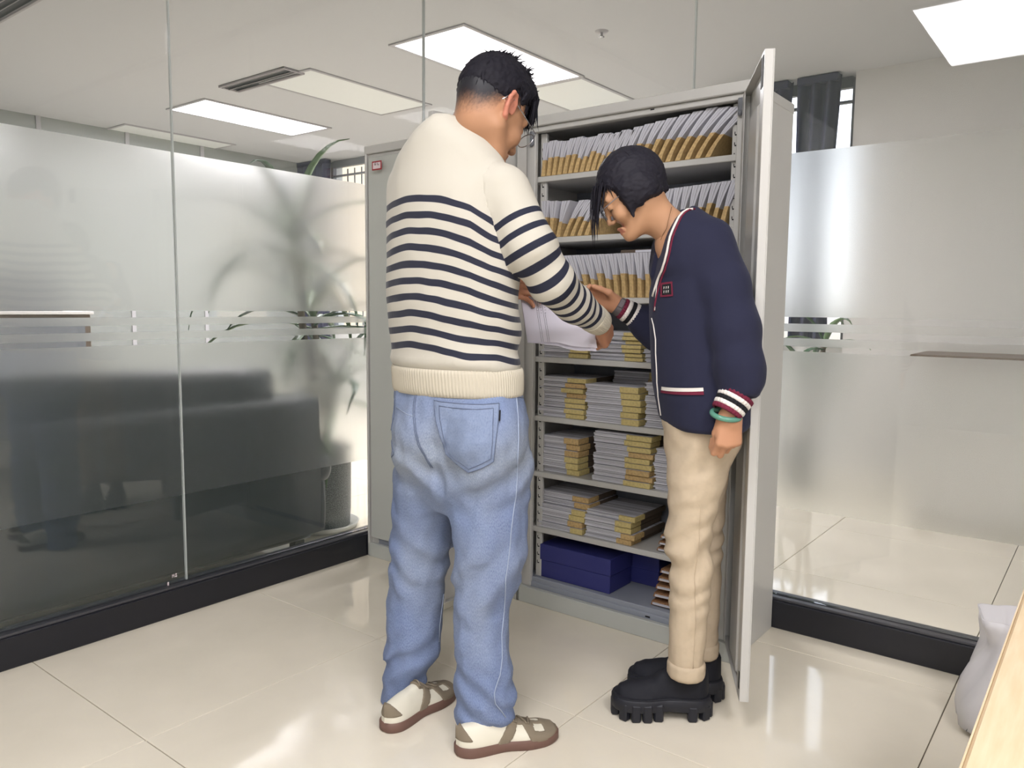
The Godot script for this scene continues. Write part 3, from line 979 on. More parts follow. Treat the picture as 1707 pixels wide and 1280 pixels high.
const MAN_FAR_ARM := [Vector3(-0.1214, 1.4179, -0.1000), Vector3(-0.1222, 1.2732, -0.1900), Vector3(-0.1118, 1.1640, -0.2500), Vector3(-0.0226, 1.1547, -0.2700), Vector3(0.0653, 1.1762, -0.2600)]
const MAN_HIPS := [[0.5924, 0.0001, -0.0000, 0.1521, 0.0800], [0.6330, 0.0048, -0.0000, 0.1953, 0.1150], [0.6734, 0.0054, -0.0000, 0.2105, 0.1300], [0.7136, 0.0053, -0.0000, 0.2097, 0.1360], [0.7457, 0.0036, -0.0000, 0.2083, 0.1380], [0.7936, -0.0052, -0.0000, 0.2103, 0.1400], [0.8413, -0.0093, 0.0000, 0.2094, 0.1380], [0.8856, -0.0141, -0.0000, 0.1976, 0.1320], [0.9203, -0.0150, -0.0000, 0.1889, 0.1220], [0.9486, -0.0151, -0.0000, 0.1857, 0.1180]]
const MAN_LEG_FAR := [[-0.0076, -0.1776, -0.1000, 0.0583, 0.0580], [0.0319, -0.1749, -0.1000, 0.0608, 0.0600], [0.0748, -0.1670, -0.1000, 0.0596, 0.0620], [0.1407, -0.1505, -0.1000, 0.0745, 0.0700], [0.2308, -0.1401, -0.1000, 0.0810, 0.0760], [0.3097, -0.1356, -0.1000, 0.0814, 0.0780], [0.4053, -0.1249, -0.0900, 0.0812, 0.0820], [0.5111, -0.1152, -0.0800, 0.0850, 0.0900], [0.5731, -0.1073, -0.0700, 0.0890, 0.0980], [0.6614, -0.0919, -0.0500, 0.0905, 0.1050], [0.7375, -0.0859, -0.0400, 0.0891, 0.1100]]
const MAN_LEG_NEAR := [[0.0326, 0.0643, 0.0950, 0.0672, 0.0620], [0.0768, 0.0671, 0.0950, 0.0786, 0.0660], [0.1176, 0.0661, 0.0950, 0.0830, 0.0680], [0.1986, 0.0633, 0.0950, 0.0741, 0.0700], [0.2992, 0.0556, 0.0900, 0.0680, 0.0750], [0.3647, 0.0583, 0.0900, 0.0674, 0.0800], [0.4250, 0.0708, 0.0850, 0.0841, 0.0860], [0.4804, 0.0796, 0.0800, 0.0903, 0.0920], [0.5735, 0.0803, 0.0750, 0.1020, 0.1000], [0.6114, 0.0807, 0.0700, 0.1037, 0.1040], [0.6873, 0.0799, 0.0600, 0.1055, 0.1100], [0.7557, 0.0823, 0.0500, 0.0988, 0.1100]]
const MAN_HEAD := [Vector3(0.0679, 1.5984, 0.0400)]
const MAN_NECK := [Vector3(0.0437, 1.5682, 0.0250), Vector3(0.0003, 1.5201, -0.0000)]
const MAN_BUTT := [Vector3(-0.0949, 0.7740, 0.0300), Vector3(0.0701, 0.7779, 0.1300)]
const MAN_HAND_NEAR := [Vector3(0.3669, 1.0814, -0.0950), Vector3(0.3820, 1.0509, -0.1350)]
const MAN_HAND_FAR := [Vector3(0.0653, 1.1762, -0.2600), Vector3(0.1143, 1.1697, -0.2600)]
const PAPER := [Vector3(0.1533, 1.1640, -0.3050), Vector3(0.1740, 1.0283, -0.1900), Vector3(0.3677, 1.0159, -0.1350), Vector3(0.3464, 1.1917, -0.2250)]
const MAN_BODY := [Vector3(-0.0148, 0.8253, -0.0000), Vector3(-0.0215, 1.0455, -0.0000), Vector3(-0.0305, 1.2617, -0.0100), Vector3(-0.0361, 1.4571, -0.0000), Vector3(-0.1170, 1.4165, -0.0900), Vector3(0.1029, 1.4034, 0.0900)]
const MAN_ANKLES := [Vector3(-0.1723, 0.0319, -0.1000), Vector3(-0.1379, 0.4085, -0.0800), Vector3(-0.1078, 0.6881, -0.0400), Vector3(0.0546, 0.0848, 0.0950), Vector3(0.0675, 0.4327, 0.0800), Vector3(0.0836, 0.7108, 0.0600)]
const POCKET := [Vector2(-0.0615, 0.8920), Vector2(-0.0365, 0.8901), Vector2(0.0150, 0.8883), Vector2(0.0591, 0.8884), Vector2(0.0995, 0.8917), Vector2(0.0980, 0.8528), Vector2(0.0928, 0.8080), Vector2(0.0884, 0.7574), Vector2(0.0600, 0.7421), Vector2(0.0274, 0.7268), Vector2(-0.0030, 0.7453), Vector2(-0.0290, 0.7638), Vector2(-0.0438, 0.8030), Vector2(-0.0556, 0.8439), Vector2(-0.0604, 0.8735)]
const POCKET_IN := [Vector2(-0.0475, 0.8803), Vector2(-0.0144, 0.8777), Vector2(0.0445, 0.8768), Vector2(0.0860, 0.8801), Vector2(0.0854, 0.8079), Vector2(0.0820, 0.7649), Vector2(0.0278, 0.7354), Vector2(-0.0223, 0.7687), Vector2(-0.0364, 0.8068), Vector2(-0.0457, 0.8514)]
const POCKET_FAR := [Vector2(-0.1904, 0.8828), Vector2(-0.1753, 0.8817), Vector2(-0.1767, 0.8489), Vector2(-0.1800, 0.8168), Vector2(-0.1826, 0.7886), Vector2(-0.1771, 0.7605), Vector2(-0.1684, 0.7484), Vector2(-0.1773, 0.7362)]
const BACK_SEAM := [Vector2(-0.1078, 0.9241), Vector2(-0.1105, 0.9040), Vector2(-0.1144, 0.8768), Vector2(-0.1137, 0.8497), Vector2(-0.1080, 0.8147), Vector2(-0.0985, 0.7796), Vector2(-0.0830, 0.7523), Vector2(-0.0675, 0.7210)]
const YOKE := [Vector2(-0.1696, 0.8627), Vector2(-0.1484, 0.8563), Vector2(-0.1145, 0.8489)]
const SIDE_SEAM := [Vector2(0.1417, 0.8995), Vector2(0.1459, 0.8532), Vector2(0.1474, 0.8085), Vector2(0.1457, 0.7561), Vector2(0.1448, 0.7034), Vector2(0.1423, 0.6580), Vector2(0.1360, 0.6161), Vector2(0.1312, 0.5741), Vector2(0.1286, 0.5319), Vector2(0.1233, 0.4857), Vector2(0.1189, 0.4572), Vector2(0.1181, 0.4077), Vector2(0.1157, 0.3579), Vector2(0.1102, 0.2996), Vector2(0.1119, 0.2409), Vector2(0.1069, 0.2072), Vector2(0.0930, 0.1648), Vector2(0.0961, 0.1352), Vector2(0.1117, 0.1098), Vector2(0.1220, 0.0929)]
const WAIST_TOP := [Vector2(-0.1670, 0.9298), Vector2(-0.1388, 0.9225), Vector2(-0.1030, 0.9198), Vector2(-0.0560, 0.9232)]
const WAIST_LOW := [Vector2(-0.1670, 0.9237), Vector2(-0.1388, 0.9172), Vector2(-0.1030, 0.9130), Vector2(-0.0409, 0.9158)]
const FRONT_POCKET := [Vector2(0.1324, 0.9179), Vector2(0.1435, 0.9032), Vector2(0.1565, 0.8960), Vector2(0.1694, 0.8868)]
const SEAM_FAR := [Vector2(-0.0522, 0.3407), Vector2(-0.0586, 0.2869), Vector2(-0.0651, 0.2374), Vector2(-0.0673, 0.1877)]
const TAB := [Vector2(0.0997, 0.8751), Vector2(0.1037, 0.8751), Vector2(0.1028, 0.8517), Vector2(0.0991, 0.8517)]
const STRIPE_TOP := [Vector2(-0.1986, 1.3686), Vector2(-0.1709, 1.3763), Vector2(-0.1249, 1.3828), Vector2(-0.0483, 1.3745), Vector2(0.0285, 1.3510), Vector2(0.0793, 1.3213), Vector2(0.1457, 1.2961)]
const STRIPE_LOW := [Vector2(-0.2009, 1.0173), Vector2(-0.1260, 1.0273), Vector2(-0.0636, 1.0201), Vector2(0.0145, 1.0053), Vector2(0.0926, 0.9982), Vector2(0.1489, 0.9846)]
const WOM_TORSO := [[0.7217, 0.0702, 0.0100, 0.1048, 0.1510], [0.7446, 0.0678, 0.0100, 0.1095, 0.1570], [0.7771, 0.0618, 0.0100, 0.1158, 0.1570], [0.8388, 0.0557, 0.0100, 0.1211, 0.1550], [0.9225, 0.0457, 0.0100, 0.1294, 0.1510], [0.9705, 0.0425, 0.0100, 0.1323, 0.1480], [1.0295, 0.0390, 0.0100, 0.1335, 0.1450], [1.1007, 0.0342, 0.0100, 0.1323, 0.1430], [1.1636, 0.0266, 0.0100, 0.1248, 0.1410], [1.1965, 0.0263, 0.0100, 0.1191, 0.1410], [1.2308, 0.0134, 0.0100, 0.1228, 0.1410], [1.2681, 0.0083, 0.0100, 0.1186, 0.1390], [1.2975, 0.0034, 0.0100, 0.1114, 0.1320], [1.3253, -0.0045, 0.0100, 0.0948, 0.1200], [1.3530, -0.0093, 0.0100, 0.0720, 0.0950], [1.3746, -0.0100, 0.0100, 0.0406, 0.0690], [1.3838, -0.0087, 0.0100, 0.0234, 0.0530]]
const WOM_ARM := [Vector3(0.0306, 1.2886, 0.0850), Vector3(0.0633, 1.1738, 0.1250), Vector3(0.0855, 1.0707, 0.1550), Vector3(0.0950, 0.9806, 0.1750), Vector3(0.0916, 0.9182, 0.1850)]
const WOM_FAR_ARM := [Vector3(0.0454, 1.3029, -0.1100), Vector3(0.0137, 1.1631, -0.1600), Vector3(-0.0358, 1.0559, -0.1900), Vector3(-0.0703, 1.0763, -0.1950), Vector3(-0.1058, 1.1020, -0.1950), Vector3(-0.1559, 1.1275, -0.1900)]
const WOM_LEG_NEAR := [[0.1590, 0.0215, 0.0400, 0.0457, 0.0500], [0.1896, 0.0205, 0.0400, 0.0473, 0.0520], [0.2724, 0.0220, 0.0400, 0.0495, 0.0540], [0.3979, 0.0261, 0.0400, 0.0557, 0.0580], [0.4361, 0.0257, 0.0400, 0.0548, 0.0600], [0.4757, 0.0156, 0.0400, 0.0603, 0.0610], [0.5054, 0.0138, 0.0400, 0.0610, 0.0610], [0.5646, 0.0216, 0.0400, 0.0609, 0.0660], [0.6755, 0.0324, 0.0400, 0.0765, 0.0800], [0.7399, 0.0390, 0.0300, 0.0814, 0.0900], [0.8286, 0.0393, 0.0300, 0.0874, 0.0900]]
const WOM_LEG_FAR := [[0.1305, 0.0910, -0.0900, 0.0468, 0.0500], [0.2186, 0.0907, -0.0900, 0.0492, 0.0520], [0.2864, 0.0902, -0.0900, 0.0508, 0.0550], [0.4138, 0.0868, -0.0900, 0.0548, 0.0580], [0.4664, 0.0791, -0.0900, 0.0624, 0.0600], [0.5563, 0.0762, -0.0800, 0.0678, 0.0660], [0.6515, 0.0699, -0.0700, 0.0764, 0.0800], [0.7250, 0.0618, -0.0500, 0.0813, 0.0900], [0.8185, 0.0563, -0.0400, 0.0904, 0.0900]]
const WOM_HEAD := [Vector3(-0.1502, 1.4179, 0.0200)]
const WOM_NECK := [Vector3(-0.1087, 1.3755, 0.0200), Vector3(-0.0231, 1.3077, 0.0150)]
const WOM_HAND_FAR := [Vector3(-0.1559, 1.1275, -0.1900), Vector3(-0.1915, 1.1444, -0.1850), Vector3(-0.2311, 1.1679, -0.1750)]
const WOM_HAND := [Vector3(0.0616, 0.8617, 0.1950), Vector3(0.0588, 0.8211, 0.2000)]
const WOM_CUFF := [Vector3(0.0613, 0.8705, 0.1950), Vector3(0.0896, 0.9154, 0.1870)]
const WOM_BANGLE := [Vector3(0.0614, 0.8661, 0.1950)]
const WOM_SHINS := [Vector3(0.0209, 0.1794, 0.0400), Vector3(0.0235, 0.4560, 0.0400), Vector3(0.0409, 0.6831, 0.0300), Vector3(0.0931, 0.1197, -0.0900), Vector3(0.0868, 0.4138, -0.0900), Vector3(0.0746, 0.6640, -0.0600)]
const WOM_WATCH := [Vector3(-0.1459, 1.1310, -0.1750)]
const COLLAR_LINE := [Vector2(-0.0110, 1.3716), Vector2(-0.0255, 1.3699), Vector2(-0.0375, 1.3621), Vector2(-0.0483, 1.3499), Vector2(-0.0579, 1.3333), Vector2(-0.0663, 1.3156), Vector2(-0.0719, 1.3001), Vector2(-0.0754, 1.2824), Vector2(-0.0782, 1.2624), Vector2(-0.0821, 1.2402), Vector2(-0.0859, 1.2179), Vector2(-0.0904, 1.1933), Vector2(-0.0948, 1.1732), Vector2(-0.0983, 1.1530), Vector2(-0.1004, 1.1328), Vector2(-0.1011, 1.1148)]
const FRONT_EDGE := [Vector2(-0.1076, 1.1313), Vector2(-0.1023, 1.1210), Vector2(-0.0988, 1.1127), Vector2(-0.0937, 1.0795), Vector2(-0.0893, 1.0421), Vector2(-0.0875, 1.0044), Vector2(-0.0843, 0.9667), Vector2(-0.0812, 0.9288), Vector2(-0.0751, 0.8908), Vector2(-0.0673, 0.8526), Vector2(-0.0603, 0.8144), Vector2(-0.0552, 0.7845), Vector2(-0.0533, 0.7631)]
const SLIDE_EDGE := [Vector2(-0.0828, 1.2327), Vector2(-0.0850, 1.2165), Vector2(-0.0868, 1.2004), Vector2(-0.0902, 1.1795), Vector2(-0.0918, 1.1610), Vector2(-0.0927, 1.1401), Vector2(-0.0930, 1.1168)]
const PATCH := [Vector2(-0.0838, 1.1866), Vector2(-0.0607, 1.1896), Vector2(-0.0592, 1.1528), Vector2(-0.0843, 1.1504)]
const POCKET_TRIM := [Vector2(-0.0732, 0.9204), Vector2(0.0126, 0.9280), Vector2(0.0137, 0.9192), Vector2(-0.0729, 0.9111)]
const POCKET_RED := [Vector2(-0.0733, 0.9107), Vector2(0.0137, 0.9188), Vector2(0.0148, 0.9103), Vector2(-0.0731, 0.9039)]
const NECKLACE := [Vector2(-0.0583, 1.3785), Vector2(-0.0624, 1.3653), Vector2(-0.0685, 1.3431), Vector2(-0.0713, 1.3232), Vector2(-0.0787, 1.3098), Vector2(-0.0817, 1.2965)]
const WOM_BODY := [Vector3(0.0420, 0.7932, 0.0100), Vector3(0.0356, 0.9864, 0.0100), Vector3(0.0215, 1.1761, 0.0100), Vector3(0.0101, 1.2852, 0.0100), Vector3(0.0079, 0.8934, 0.0400), Vector3(-0.0029, 0.7333, 0.0400)]
const MAN_AT := Vector3(1.2698, 0, 1.1575)
const WOM_AT := Vector3(1.7045, 0, 0.7555)
const MAN_SHOE_NEAR := [Vector3(0.0152, 0, 0.1570), Vector3(0.2359, 0, 0.0754)]
const MAN_SHOE_FAR := [Vector3(-0.1788, 0, 0.0385), Vector3(-0.0619, 0, -0.1291)]
const WOM_SHOE_NEAR := [Vector3(0.0855, 0, 0.0142), Vector3(-0.1631, 0, 0.0059)]
const WOM_SHOE_FAR := [Vector3(0.1478, 0, -0.0838), Vector3(-0.0999, 0, -0.1253)]

# ---------------------------------------------------------------- distance fields and their meshes
func smin(a: float, b: float, k: float) -> float:
	var h := maxf(k - absf(a - b), 0.0)
	return minf(a, b) - h * h * 0.25 / k

func smax(a: float, b: float, k: float) -> float:
	var h := maxf(k - absf(a - b), 0.0)
	return maxf(a, b) + h * h * 0.25 / k

func sstep(a: float, b: float, x: float) -> float:
	var t := clampf((x - a) / (b - a), 0.0, 1.0)
	return t * t * (3.0 - 2.0 * t)

func cone(p: Vector3, a: Vector3, b: Vector3, ra: float, rb: float) -> float:
	var ba := b - a
	var t := clampf((p - a).dot(ba) / ba.length_squared(), 0.0, 1.0)
	return (p - a - ba * t).length() - lerpf(ra, rb, t)

func egg(p: Vector3, c: Vector3, r: Vector3) -> float:
	var q := (p - c) / r
	var k := q.length()
	var g := (q / r).length()
	return k * (k - 1.0) / g if g > 1e-5 else -minf(r.x, minf(r.y, r.z))

func chain(p: Vector3, pts: Array, radii: Array, k: float) -> float:
	var d := 9.0
	for i in pts.size() - 1:
		d = smin(d, cone(p, pts[i], pts[i + 1], radii[i], radii[i + 1]), k)
	return d

func along(p: Vector3, pts: Array) -> float:  # how far along a chain of joints a point lies, blended softly at the bends
	var n := pts.size() - 1
	var ds := []
	var at := []
	var run := 0.0
	var best := 9.0
	for i in n:
		var ba: Vector3 = pts[i + 1] - pts[i]
		var t: float = (p - pts[i]).dot(ba) / ba.length_squared()
		var d: float = (p - pts[i] - ba * clampf(t, 0.0, 1.0)).length()
		ds.append(d)
		at.append(run + clampf(t, -0.7, 1.7) * ba.length())
		best = minf(best, d)
		run += ba.length()
	var sum := 0.0
	var all := 0.0
	for i in n:
		var w := exp(-(ds[i] - best) / 0.005)
		sum += w * at[i]
		all += w
	return sum / all

func make_loft(rows: Array, psi: float) -> Array:  # rows: [y, centre x, centre z, half breadth, half depth], rising
	var n := 48
	var tab := PackedFloat32Array()
	var y0: float = rows[0][0]
	var y1: float = rows[-1][0]
	for i in n + 1:
		var y := lerpf(y0, y1, float(i) / n)
		var k := 0
		while k < rows.size() - 2 and rows[k + 1][0] < y:
			k += 1
		var t: float = (y - rows[k][0]) / maxf(rows[k + 1][0] - rows[k][0], 1e-6)
		for c in range(1, 5):
			var p0: float = rows[maxi(k - 1, 0)][c]
			var p3: float = rows[mini(k + 2, rows.size() - 1)][c]
			tab.append(lerpf(cubic_interpolate(rows[k][c], rows[k + 1][c], p0, p3, t), lerpf(rows[k][c], rows[k + 1][c], t), 0.5))
	return [y0, n / (y1 - y0), n, tab, cos(psi), sin(psi), y1]

func loft(p: Vector3, l: Array) -> float:
	var tab: PackedFloat32Array = l[3]
	var t := clampf((p.y - l[0]) * l[1], 0.0, l[2] - 0.001)
	var i := int(t)
	var f := t - i
	i *= 4
	var dx := p.x - lerpf(tab[i], tab[i + 4], f)
	var dz := p.z - lerpf(tab[i + 1], tab[i + 5], f)
	var a := lerpf(tab[i + 2], tab[i + 6], f)
	var b := lerpf(tab[i + 3], tab[i + 7], f)
	var qx: float = (dx * l[4] + dz * l[5]) / a
	var qz: float = (dz * l[4] - dx * l[5]) / b
	var k := sqrt(qx * qx + qz * qz)
	var g := sqrt(qx * qx / (a * a) + qz * qz / (b * b))
	var d := k * (k - 1.0) / g if g > 1e-4 else -minf(a, b)
	var over: float = maxf(l[0] - p.y, p.y - l[6])
	if over > 0.0:
		return over if d < 0.0 else sqrt(d * d + over * over)
	return maxf(d, over) if over > -0.03 and d < 0.0 else d

func nets(f, lo: Vector3, hi: Vector3, h: float, slack := 1.35) -> Array:  # surface nets: [vertices, normals, triangles]
	var b := 4
	var bn := Vector3i(((hi - lo) / (h * b)).ceil())
	var nx := bn.x * b + 1
	var ny := bn.y * b + 1
	var nz := bn.z * b + 1
	var val := PackedFloat32Array()
	val.resize(nx * ny * nz)
	val.fill(9.0)
	var reach := h * b * 0.87 * slack
	var live := []
	for bz in bn.z:
		for by in bn.y:
			for bx_ in bn.x:
				var c: float = f.call(lo + Vector3(bx_ + 0.5, by + 0.5, bz + 0.5) * h * b)
				if absf(c) > reach:
					continue
				live.append(Vector3i(bx_ * b, by * b, bz * b))
				for k in b + 1:
					for j in b + 1:
						var at := ((bz * b + k) * ny + by * b + j) * nx + bx_ * b
						for i in b + 1:
							if val[at + i] == 9.0:
								val[at + i] = f.call(lo + Vector3(bx_ * b + i, by * b + j, bz * b + k) * h)
	var vid := PackedInt32Array()
	vid.resize(nx * ny * nz)
	vid.fill(-1)
	var verts := PackedVector3Array()
	var off := [0, 1, nx, nx + 1, nx * ny, nx * ny + 1, nx * ny + nx, nx * ny + nx + 1]
	var edges := [[0, 1], [2, 3], [4, 5], [6, 7], [0, 2], [1, 3], [4, 6], [5, 7], [0, 4], [1, 5], [2, 6], [3, 7]]
	var v := PackedFloat32Array()
	v.resize(8)
	for o in live:
		for k in b:
			for j in b:
				var at: int = ((o.z + k) * ny + o.y + j) * nx + o.x
				for i in b:
					var neg := 0
					for c in 8:
						v[c] = val[at + i + off[c]]
						if v[c] < 0.0:
							neg += 1
					if neg == 0 or neg == 8:
						continue
					var sum := Vector3.ZERO
					var cnt := 0
					for e in edges:
						var va := v[e[0]]
						var vb := v[e[1]]
						if (va < 0.0) != (vb < 0.0):
							var t := va / (va - vb)
							var pa := Vector3(e[0] & 1, (e[0] >> 1) & 1, e[0] >> 2)
							var pb := Vector3(e[1] & 1, (e[1] >> 1) & 1, e[1] >> 2)
							sum += pa.lerp(pb, t)
							cnt += 1
					vid[at + i] = verts.size()
					verts.append(lo + (Vector3(o.x + i, o.y + j, o.z + k) + sum / cnt) * h)
	var tris := PackedInt32Array()
	var steps := [1, nx, nx * ny]
	for o in live:
		for k in b:
			for j in b:
				var at: int = ((o.z + k) * ny + o.y + j) * nx + o.x
				for i in b:
					var g := at + i
					var inside := val[g] < 0.0
					for axis in 3:
						if (val[g + steps[axis]] < 0.0) == inside:
							continue
						var s1: int = steps[(axis + 1) % 3]
						var s2: int = steps[(axis + 2) % 3]
						if g - s1 - s2 < 0:
							continue
						var q0 := vid[g - s1 - s2]
						var q1 := vid[g - s2]
						var q2 := vid[g]
						var q3 := vid[g - s1]
						if q0 < 0 or q1 < 0 or q2 < 0 or q3 < 0:
							continue
						if inside:  # clockwise seen from outside
							tris.append_array(PackedInt32Array([q0, q2, q1, q0, q3, q2]))
						else:
							tris.append_array(PackedInt32Array([q0, q1, q2, q0, q2, q3]))
	var norm := PackedVector3Array()
	norm.resize(verts.size())
	norm.fill(Vector3.ZERO)
	for t in range(0, tris.size(), 3):
		var n := (verts[tris[t + 2]] - verts[tris[t]]).cross(verts[tris[t + 1]] - verts[tris[t]])
		for c in 3:
			norm[tris[t + c]] += n
	for i in norm.size():
		norm[i] = norm[i].normalized()
	return [verts, norm, tris]

func moved(n: Array, t: Transform3D) -> Array:
	var v := PackedVector3Array()
	var m := PackedVector3Array()
	for i in n[0].size():
		v.append(t * n[0][i])
		m.append((t.basis * n[1][i]).normalized())
	return [v, m, n[2]]

func joined(parts: Array) -> Array:
	var v := PackedVector3Array()
	var m := PackedVector3Array()
	var t := PackedInt32Array()
	for p in parts:
		var o := v.size()
		v.append_array(p[0])
		m.append_array(p[1])
		for i in p[2]:
			t.append(i + o)
	return [v, m, t]

func net_mesh(n: Array, colors = null, uvs = null) -> ArrayMesh:
	var a := []
	a.resize(Mesh.ARRAY_MAX)
	a[Mesh.ARRAY_VERTEX] = n[0]
	a[Mesh.ARRAY_NORMAL] = n[1]
	if colors != null:
		a[Mesh.ARRAY_COLOR] = colors
	if uvs != null:
		a[Mesh.ARRAY_TEX_UV] = uvs
	a[Mesh.ARRAY_INDEX] = n[2]
	var m := ArrayMesh.new()
	m.add_surface_from_arrays(Mesh.PRIMITIVE_TRIANGLES, a)
	return m

func tinted(n: Array, f) -> PackedColorArray:
	var c := PackedColorArray()
	for p in n[0]:
		c.append(f.call(p))
	return c

func by_owner(n: Array, owner_of, uv_of) -> ArrayMesh:  # each triangle takes the pattern of one owner, so that the seam between two stays crisp
	var v := PackedVector3Array()
	var m := PackedVector3Array()
	var uv := PackedVector2Array()
	var tris := PackedInt32Array()
	var at := {}
	for t in range(0, n[2].size(), 3):
		var mid: Vector3 = (n[0][n[2][t]] + n[0][n[2][t + 1]] + n[0][n[2][t + 2]]) / 3.0
		var w: int = owner_of.call(mid)
		for c in 3:
			var i: int = n[2][t + c]
			var key := i * 4 + w
			if not at.has(key):
				at[key] = v.size()
				v.append(n[0][i])
				m.append(n[1][i])
				uv.append(uv_of.call(n[0][i], w))
			tris.append(at[key])
	return net_mesh([v, m, tris], null, uv)

func drop(f, x: float, y: float, from := 0.45) -> float:  # where a surface is first met, coming from in front
	var z := from
	for i in 80:
		var d: float = f.call(Vector3(x, y, z))
		if d < 0.0006:
			return z
		z -= maxf(d * 0.7, 0.0005)
		if z < -0.5:
			break
	return -9.0

func draped(f, line: Array, r: float, lift: float, step := 0.012, flat := 1.0, sides := 6) -> ArrayMesh:  # a cord or seam laid on a garment
	var s := begin()
	var run := []
	for i in line.size() - 1:
		var n := maxi(1, int(line[i].distance_to(line[i + 1]) / step))
		for k in n:
			run.append(line[i].lerp(line[i + 1], float(k) / n))
	run.append(line[-1])
	var pts := PackedVector3Array()
	for q in run:
		var z := drop(f, q.x, q.y)
		if z > -0.075:
			pts.append(Vector3(q.x, q.y, z + lift))
	if pts.size() > 1:
		tube(s, pts, PackedFloat32Array([r]), sides, true, flat)
	return done(s)

func patch(f, poly: Array, lift: float, step := 0.006) -> ArrayMesh:  # a piece of cloth sewn on: follows the surface under it
	var pp := PackedVector2Array(poly)
	var lo := pp[0]
	var hi := pp[0]
	for q in pp:
		lo = lo.min(q)
		hi = hi.max(q)
	var s := begin()
	s.set_smooth_group(0)
	var zs := {}
	var zat := func(q: Vector2) -> float:
		var key := Vector2i((q * 10000.0).round())
		if not zs.has(key):
			zs[key] = drop(f, q.x, q.y)
		return zs[key]
	var nx := int(ceil((hi.x - lo.x) / step))
	var ny := int(ceil((hi.y - lo.y) / step))
	for i in nx:
		for j in ny:
			var cell := PackedVector2Array([lo + Vector2(i, j) * step, lo + Vector2(i + 1, j) * step, lo + Vector2(i + 1, j + 1) * step, lo + Vector2(i, j + 1) * step])
			for piece in Geometry2D.intersect_polygons(cell, pp):
				var p3 := []
				for q in piece:
					var z: float = zat.call(q)
					if z > -1.0:
						p3.append(Vector3(q.x, q.y, z + lift))
				if p3.size() < 3 or p3.size() != piece.size():
					continue
				var ccw := not Geometry2D.is_polygon_clockwise(piece)
				for k in range(1, p3.size() - 1):
					if ccw:
						tri(s, p3[0], p3[k], p3[k + 1])
					else:
						tri(s, p3[0], p3[k + 1], p3[k])
	var n := pp.size()
	for i in n:
		var m := maxi(1, int(pp[i].distance_to(pp[(i + 1) % n]) / step))
		for k in m:
			var a := pp[i].lerp(pp[(i + 1) % n], float(k) / m)
			var b := pp[i].lerp(pp[(i + 1) % n], float(k + 1) / m)
			var za: float = zat.call(a)
			var zb: float = zat.call(b)
			if za < -1.0 or zb < -1.0:
				continue
			var q := [Vector3(a.x, a.y, za - 0.002), Vector3(b.x, b.y, zb - 0.002), Vector3(b.x, b.y, zb + lift), Vector3(a.x, a.y, za + lift)]
			quad(s, q[0], q[1], q[2], q[3])
			quad(s, q[3], q[2], q[1], q[0])
	return done(s)

func hand_bones(wrist: Transform3D, size: float, side: float, curls: Array, thumb: Array, spread := 1.0) -> Array:
	# wrist: x towards the fingertips, y out of the back of the hand, z to the side; side +1 puts the thumb at +z. curls: bends of the three joints of each finger
	var out := []
	var zs := [0.027, 0.009, -0.009, -0.026]
	var lens := [[0.040, 0.024, 0.021], [0.044, 0.028, 0.022], [0.041, 0.026, 0.021], [0.032, 0.020, 0.019]]
	var rad := [0.0092, 0.0095, 0.0090, 0.0080]
	for i in 4:
		var z: float = zs[i] * side
		var p := Vector3(0.086 - 0.004 * absf(i - 1.0), 0.003 - 0.003 * absf(i - 1.3), z)
		out.append([0, wrist * (Vector3(0.004, 0, z * 0.62) * size), wrist * (p * size), 0.0155 * size, 0.0115 * size])
		var a := 0.0
		var yaw_: float = z * 2.6 * spread
		for k in 3:
			a += curls[i][k]
			var d := Vector3(cos(a) * cos(yaw_), -sin(a), cos(a) * sin(yaw_))
			var q = p + d * lens[i][k]
			var r: float = rad[i] * (1.0 - 0.10 * k)
			out.append([i + 1, wrist * (p * size), wrist * (q * size), r * size, r * 0.92 * size])
			p = q
	var t0 := Vector3(0.022, -0.006, 0.020 * side)
	var dir := Vector3(thumb[0], thumb[1], thumb[2] * side).normalized()
	var t1 := t0 + dir * 0.040
	var bend := Vector3(thumb[3], thumb[4], thumb[5] * side).normalized()
	var t2 := t1 + bend * 0.032
	var t3 := t2 + (bend * 0.8 + Vector3(0.35, -0.15, 0)).normalized() * 0.026
	out.append([0, wrist * (t0 * size), wrist * (t1 * size), 0.0165 * size, 0.0125 * size])
	out.append([5, wrist * (t1 * size), wrist * (t2 * size), 0.0108 * size, 0.0100 * size])
	out.append([5, wrist * (t2 * size), wrist * (t3 * size), 0.0100 * size, 0.0082 * size])
	out.append([0, wrist * (Vector3(-0.05, 0, 0) * size), wrist * (Vector3(0.02, 0, 0) * size), 0.024 * size, 0.023 * size])
	return out

func hand_field(p: Vector3, bones: Array) -> float:
	var palm := 9.0
	var fingers := [9.0, 9.0, 9.0, 9.0, 9.0]
	for b in bones:
		var d := cone(p, b[1], b[2], b[3], b[4])
		if b[0] == 0:
			palm = smin(palm, d, 0.012)
		else:
			fingers[b[0] - 1] = smin(fingers[b[0] - 1], d, 0.004)
	var all := palm
	for d in fingers:
		all = smin(all, d, 0.005)
	return all

func hand_net(bones: Array, h := 0.003) -> Array:
	var lo := Vector3(9, 9, 9)
	var hi := -lo
	for b in bones:
		for e in [b[1], b[2]]:
			lo = lo.min(e)
			hi = hi.max(e)
	var f := func(p: Vector3) -> float: return hand_field(p, bones)
	return nets(f, lo - Vector3.ONE * 0.035, hi + Vector3.ONE * 0.035, h)

func aimed(at: Vector3, fingers: Vector3, back: Vector3) -> Transform3D:
	var x := fingers.normalized()
	var z := x.cross(back).normalized()
	var y := z.cross(x)
	return Transform3D(Basis(x, y, z), at)

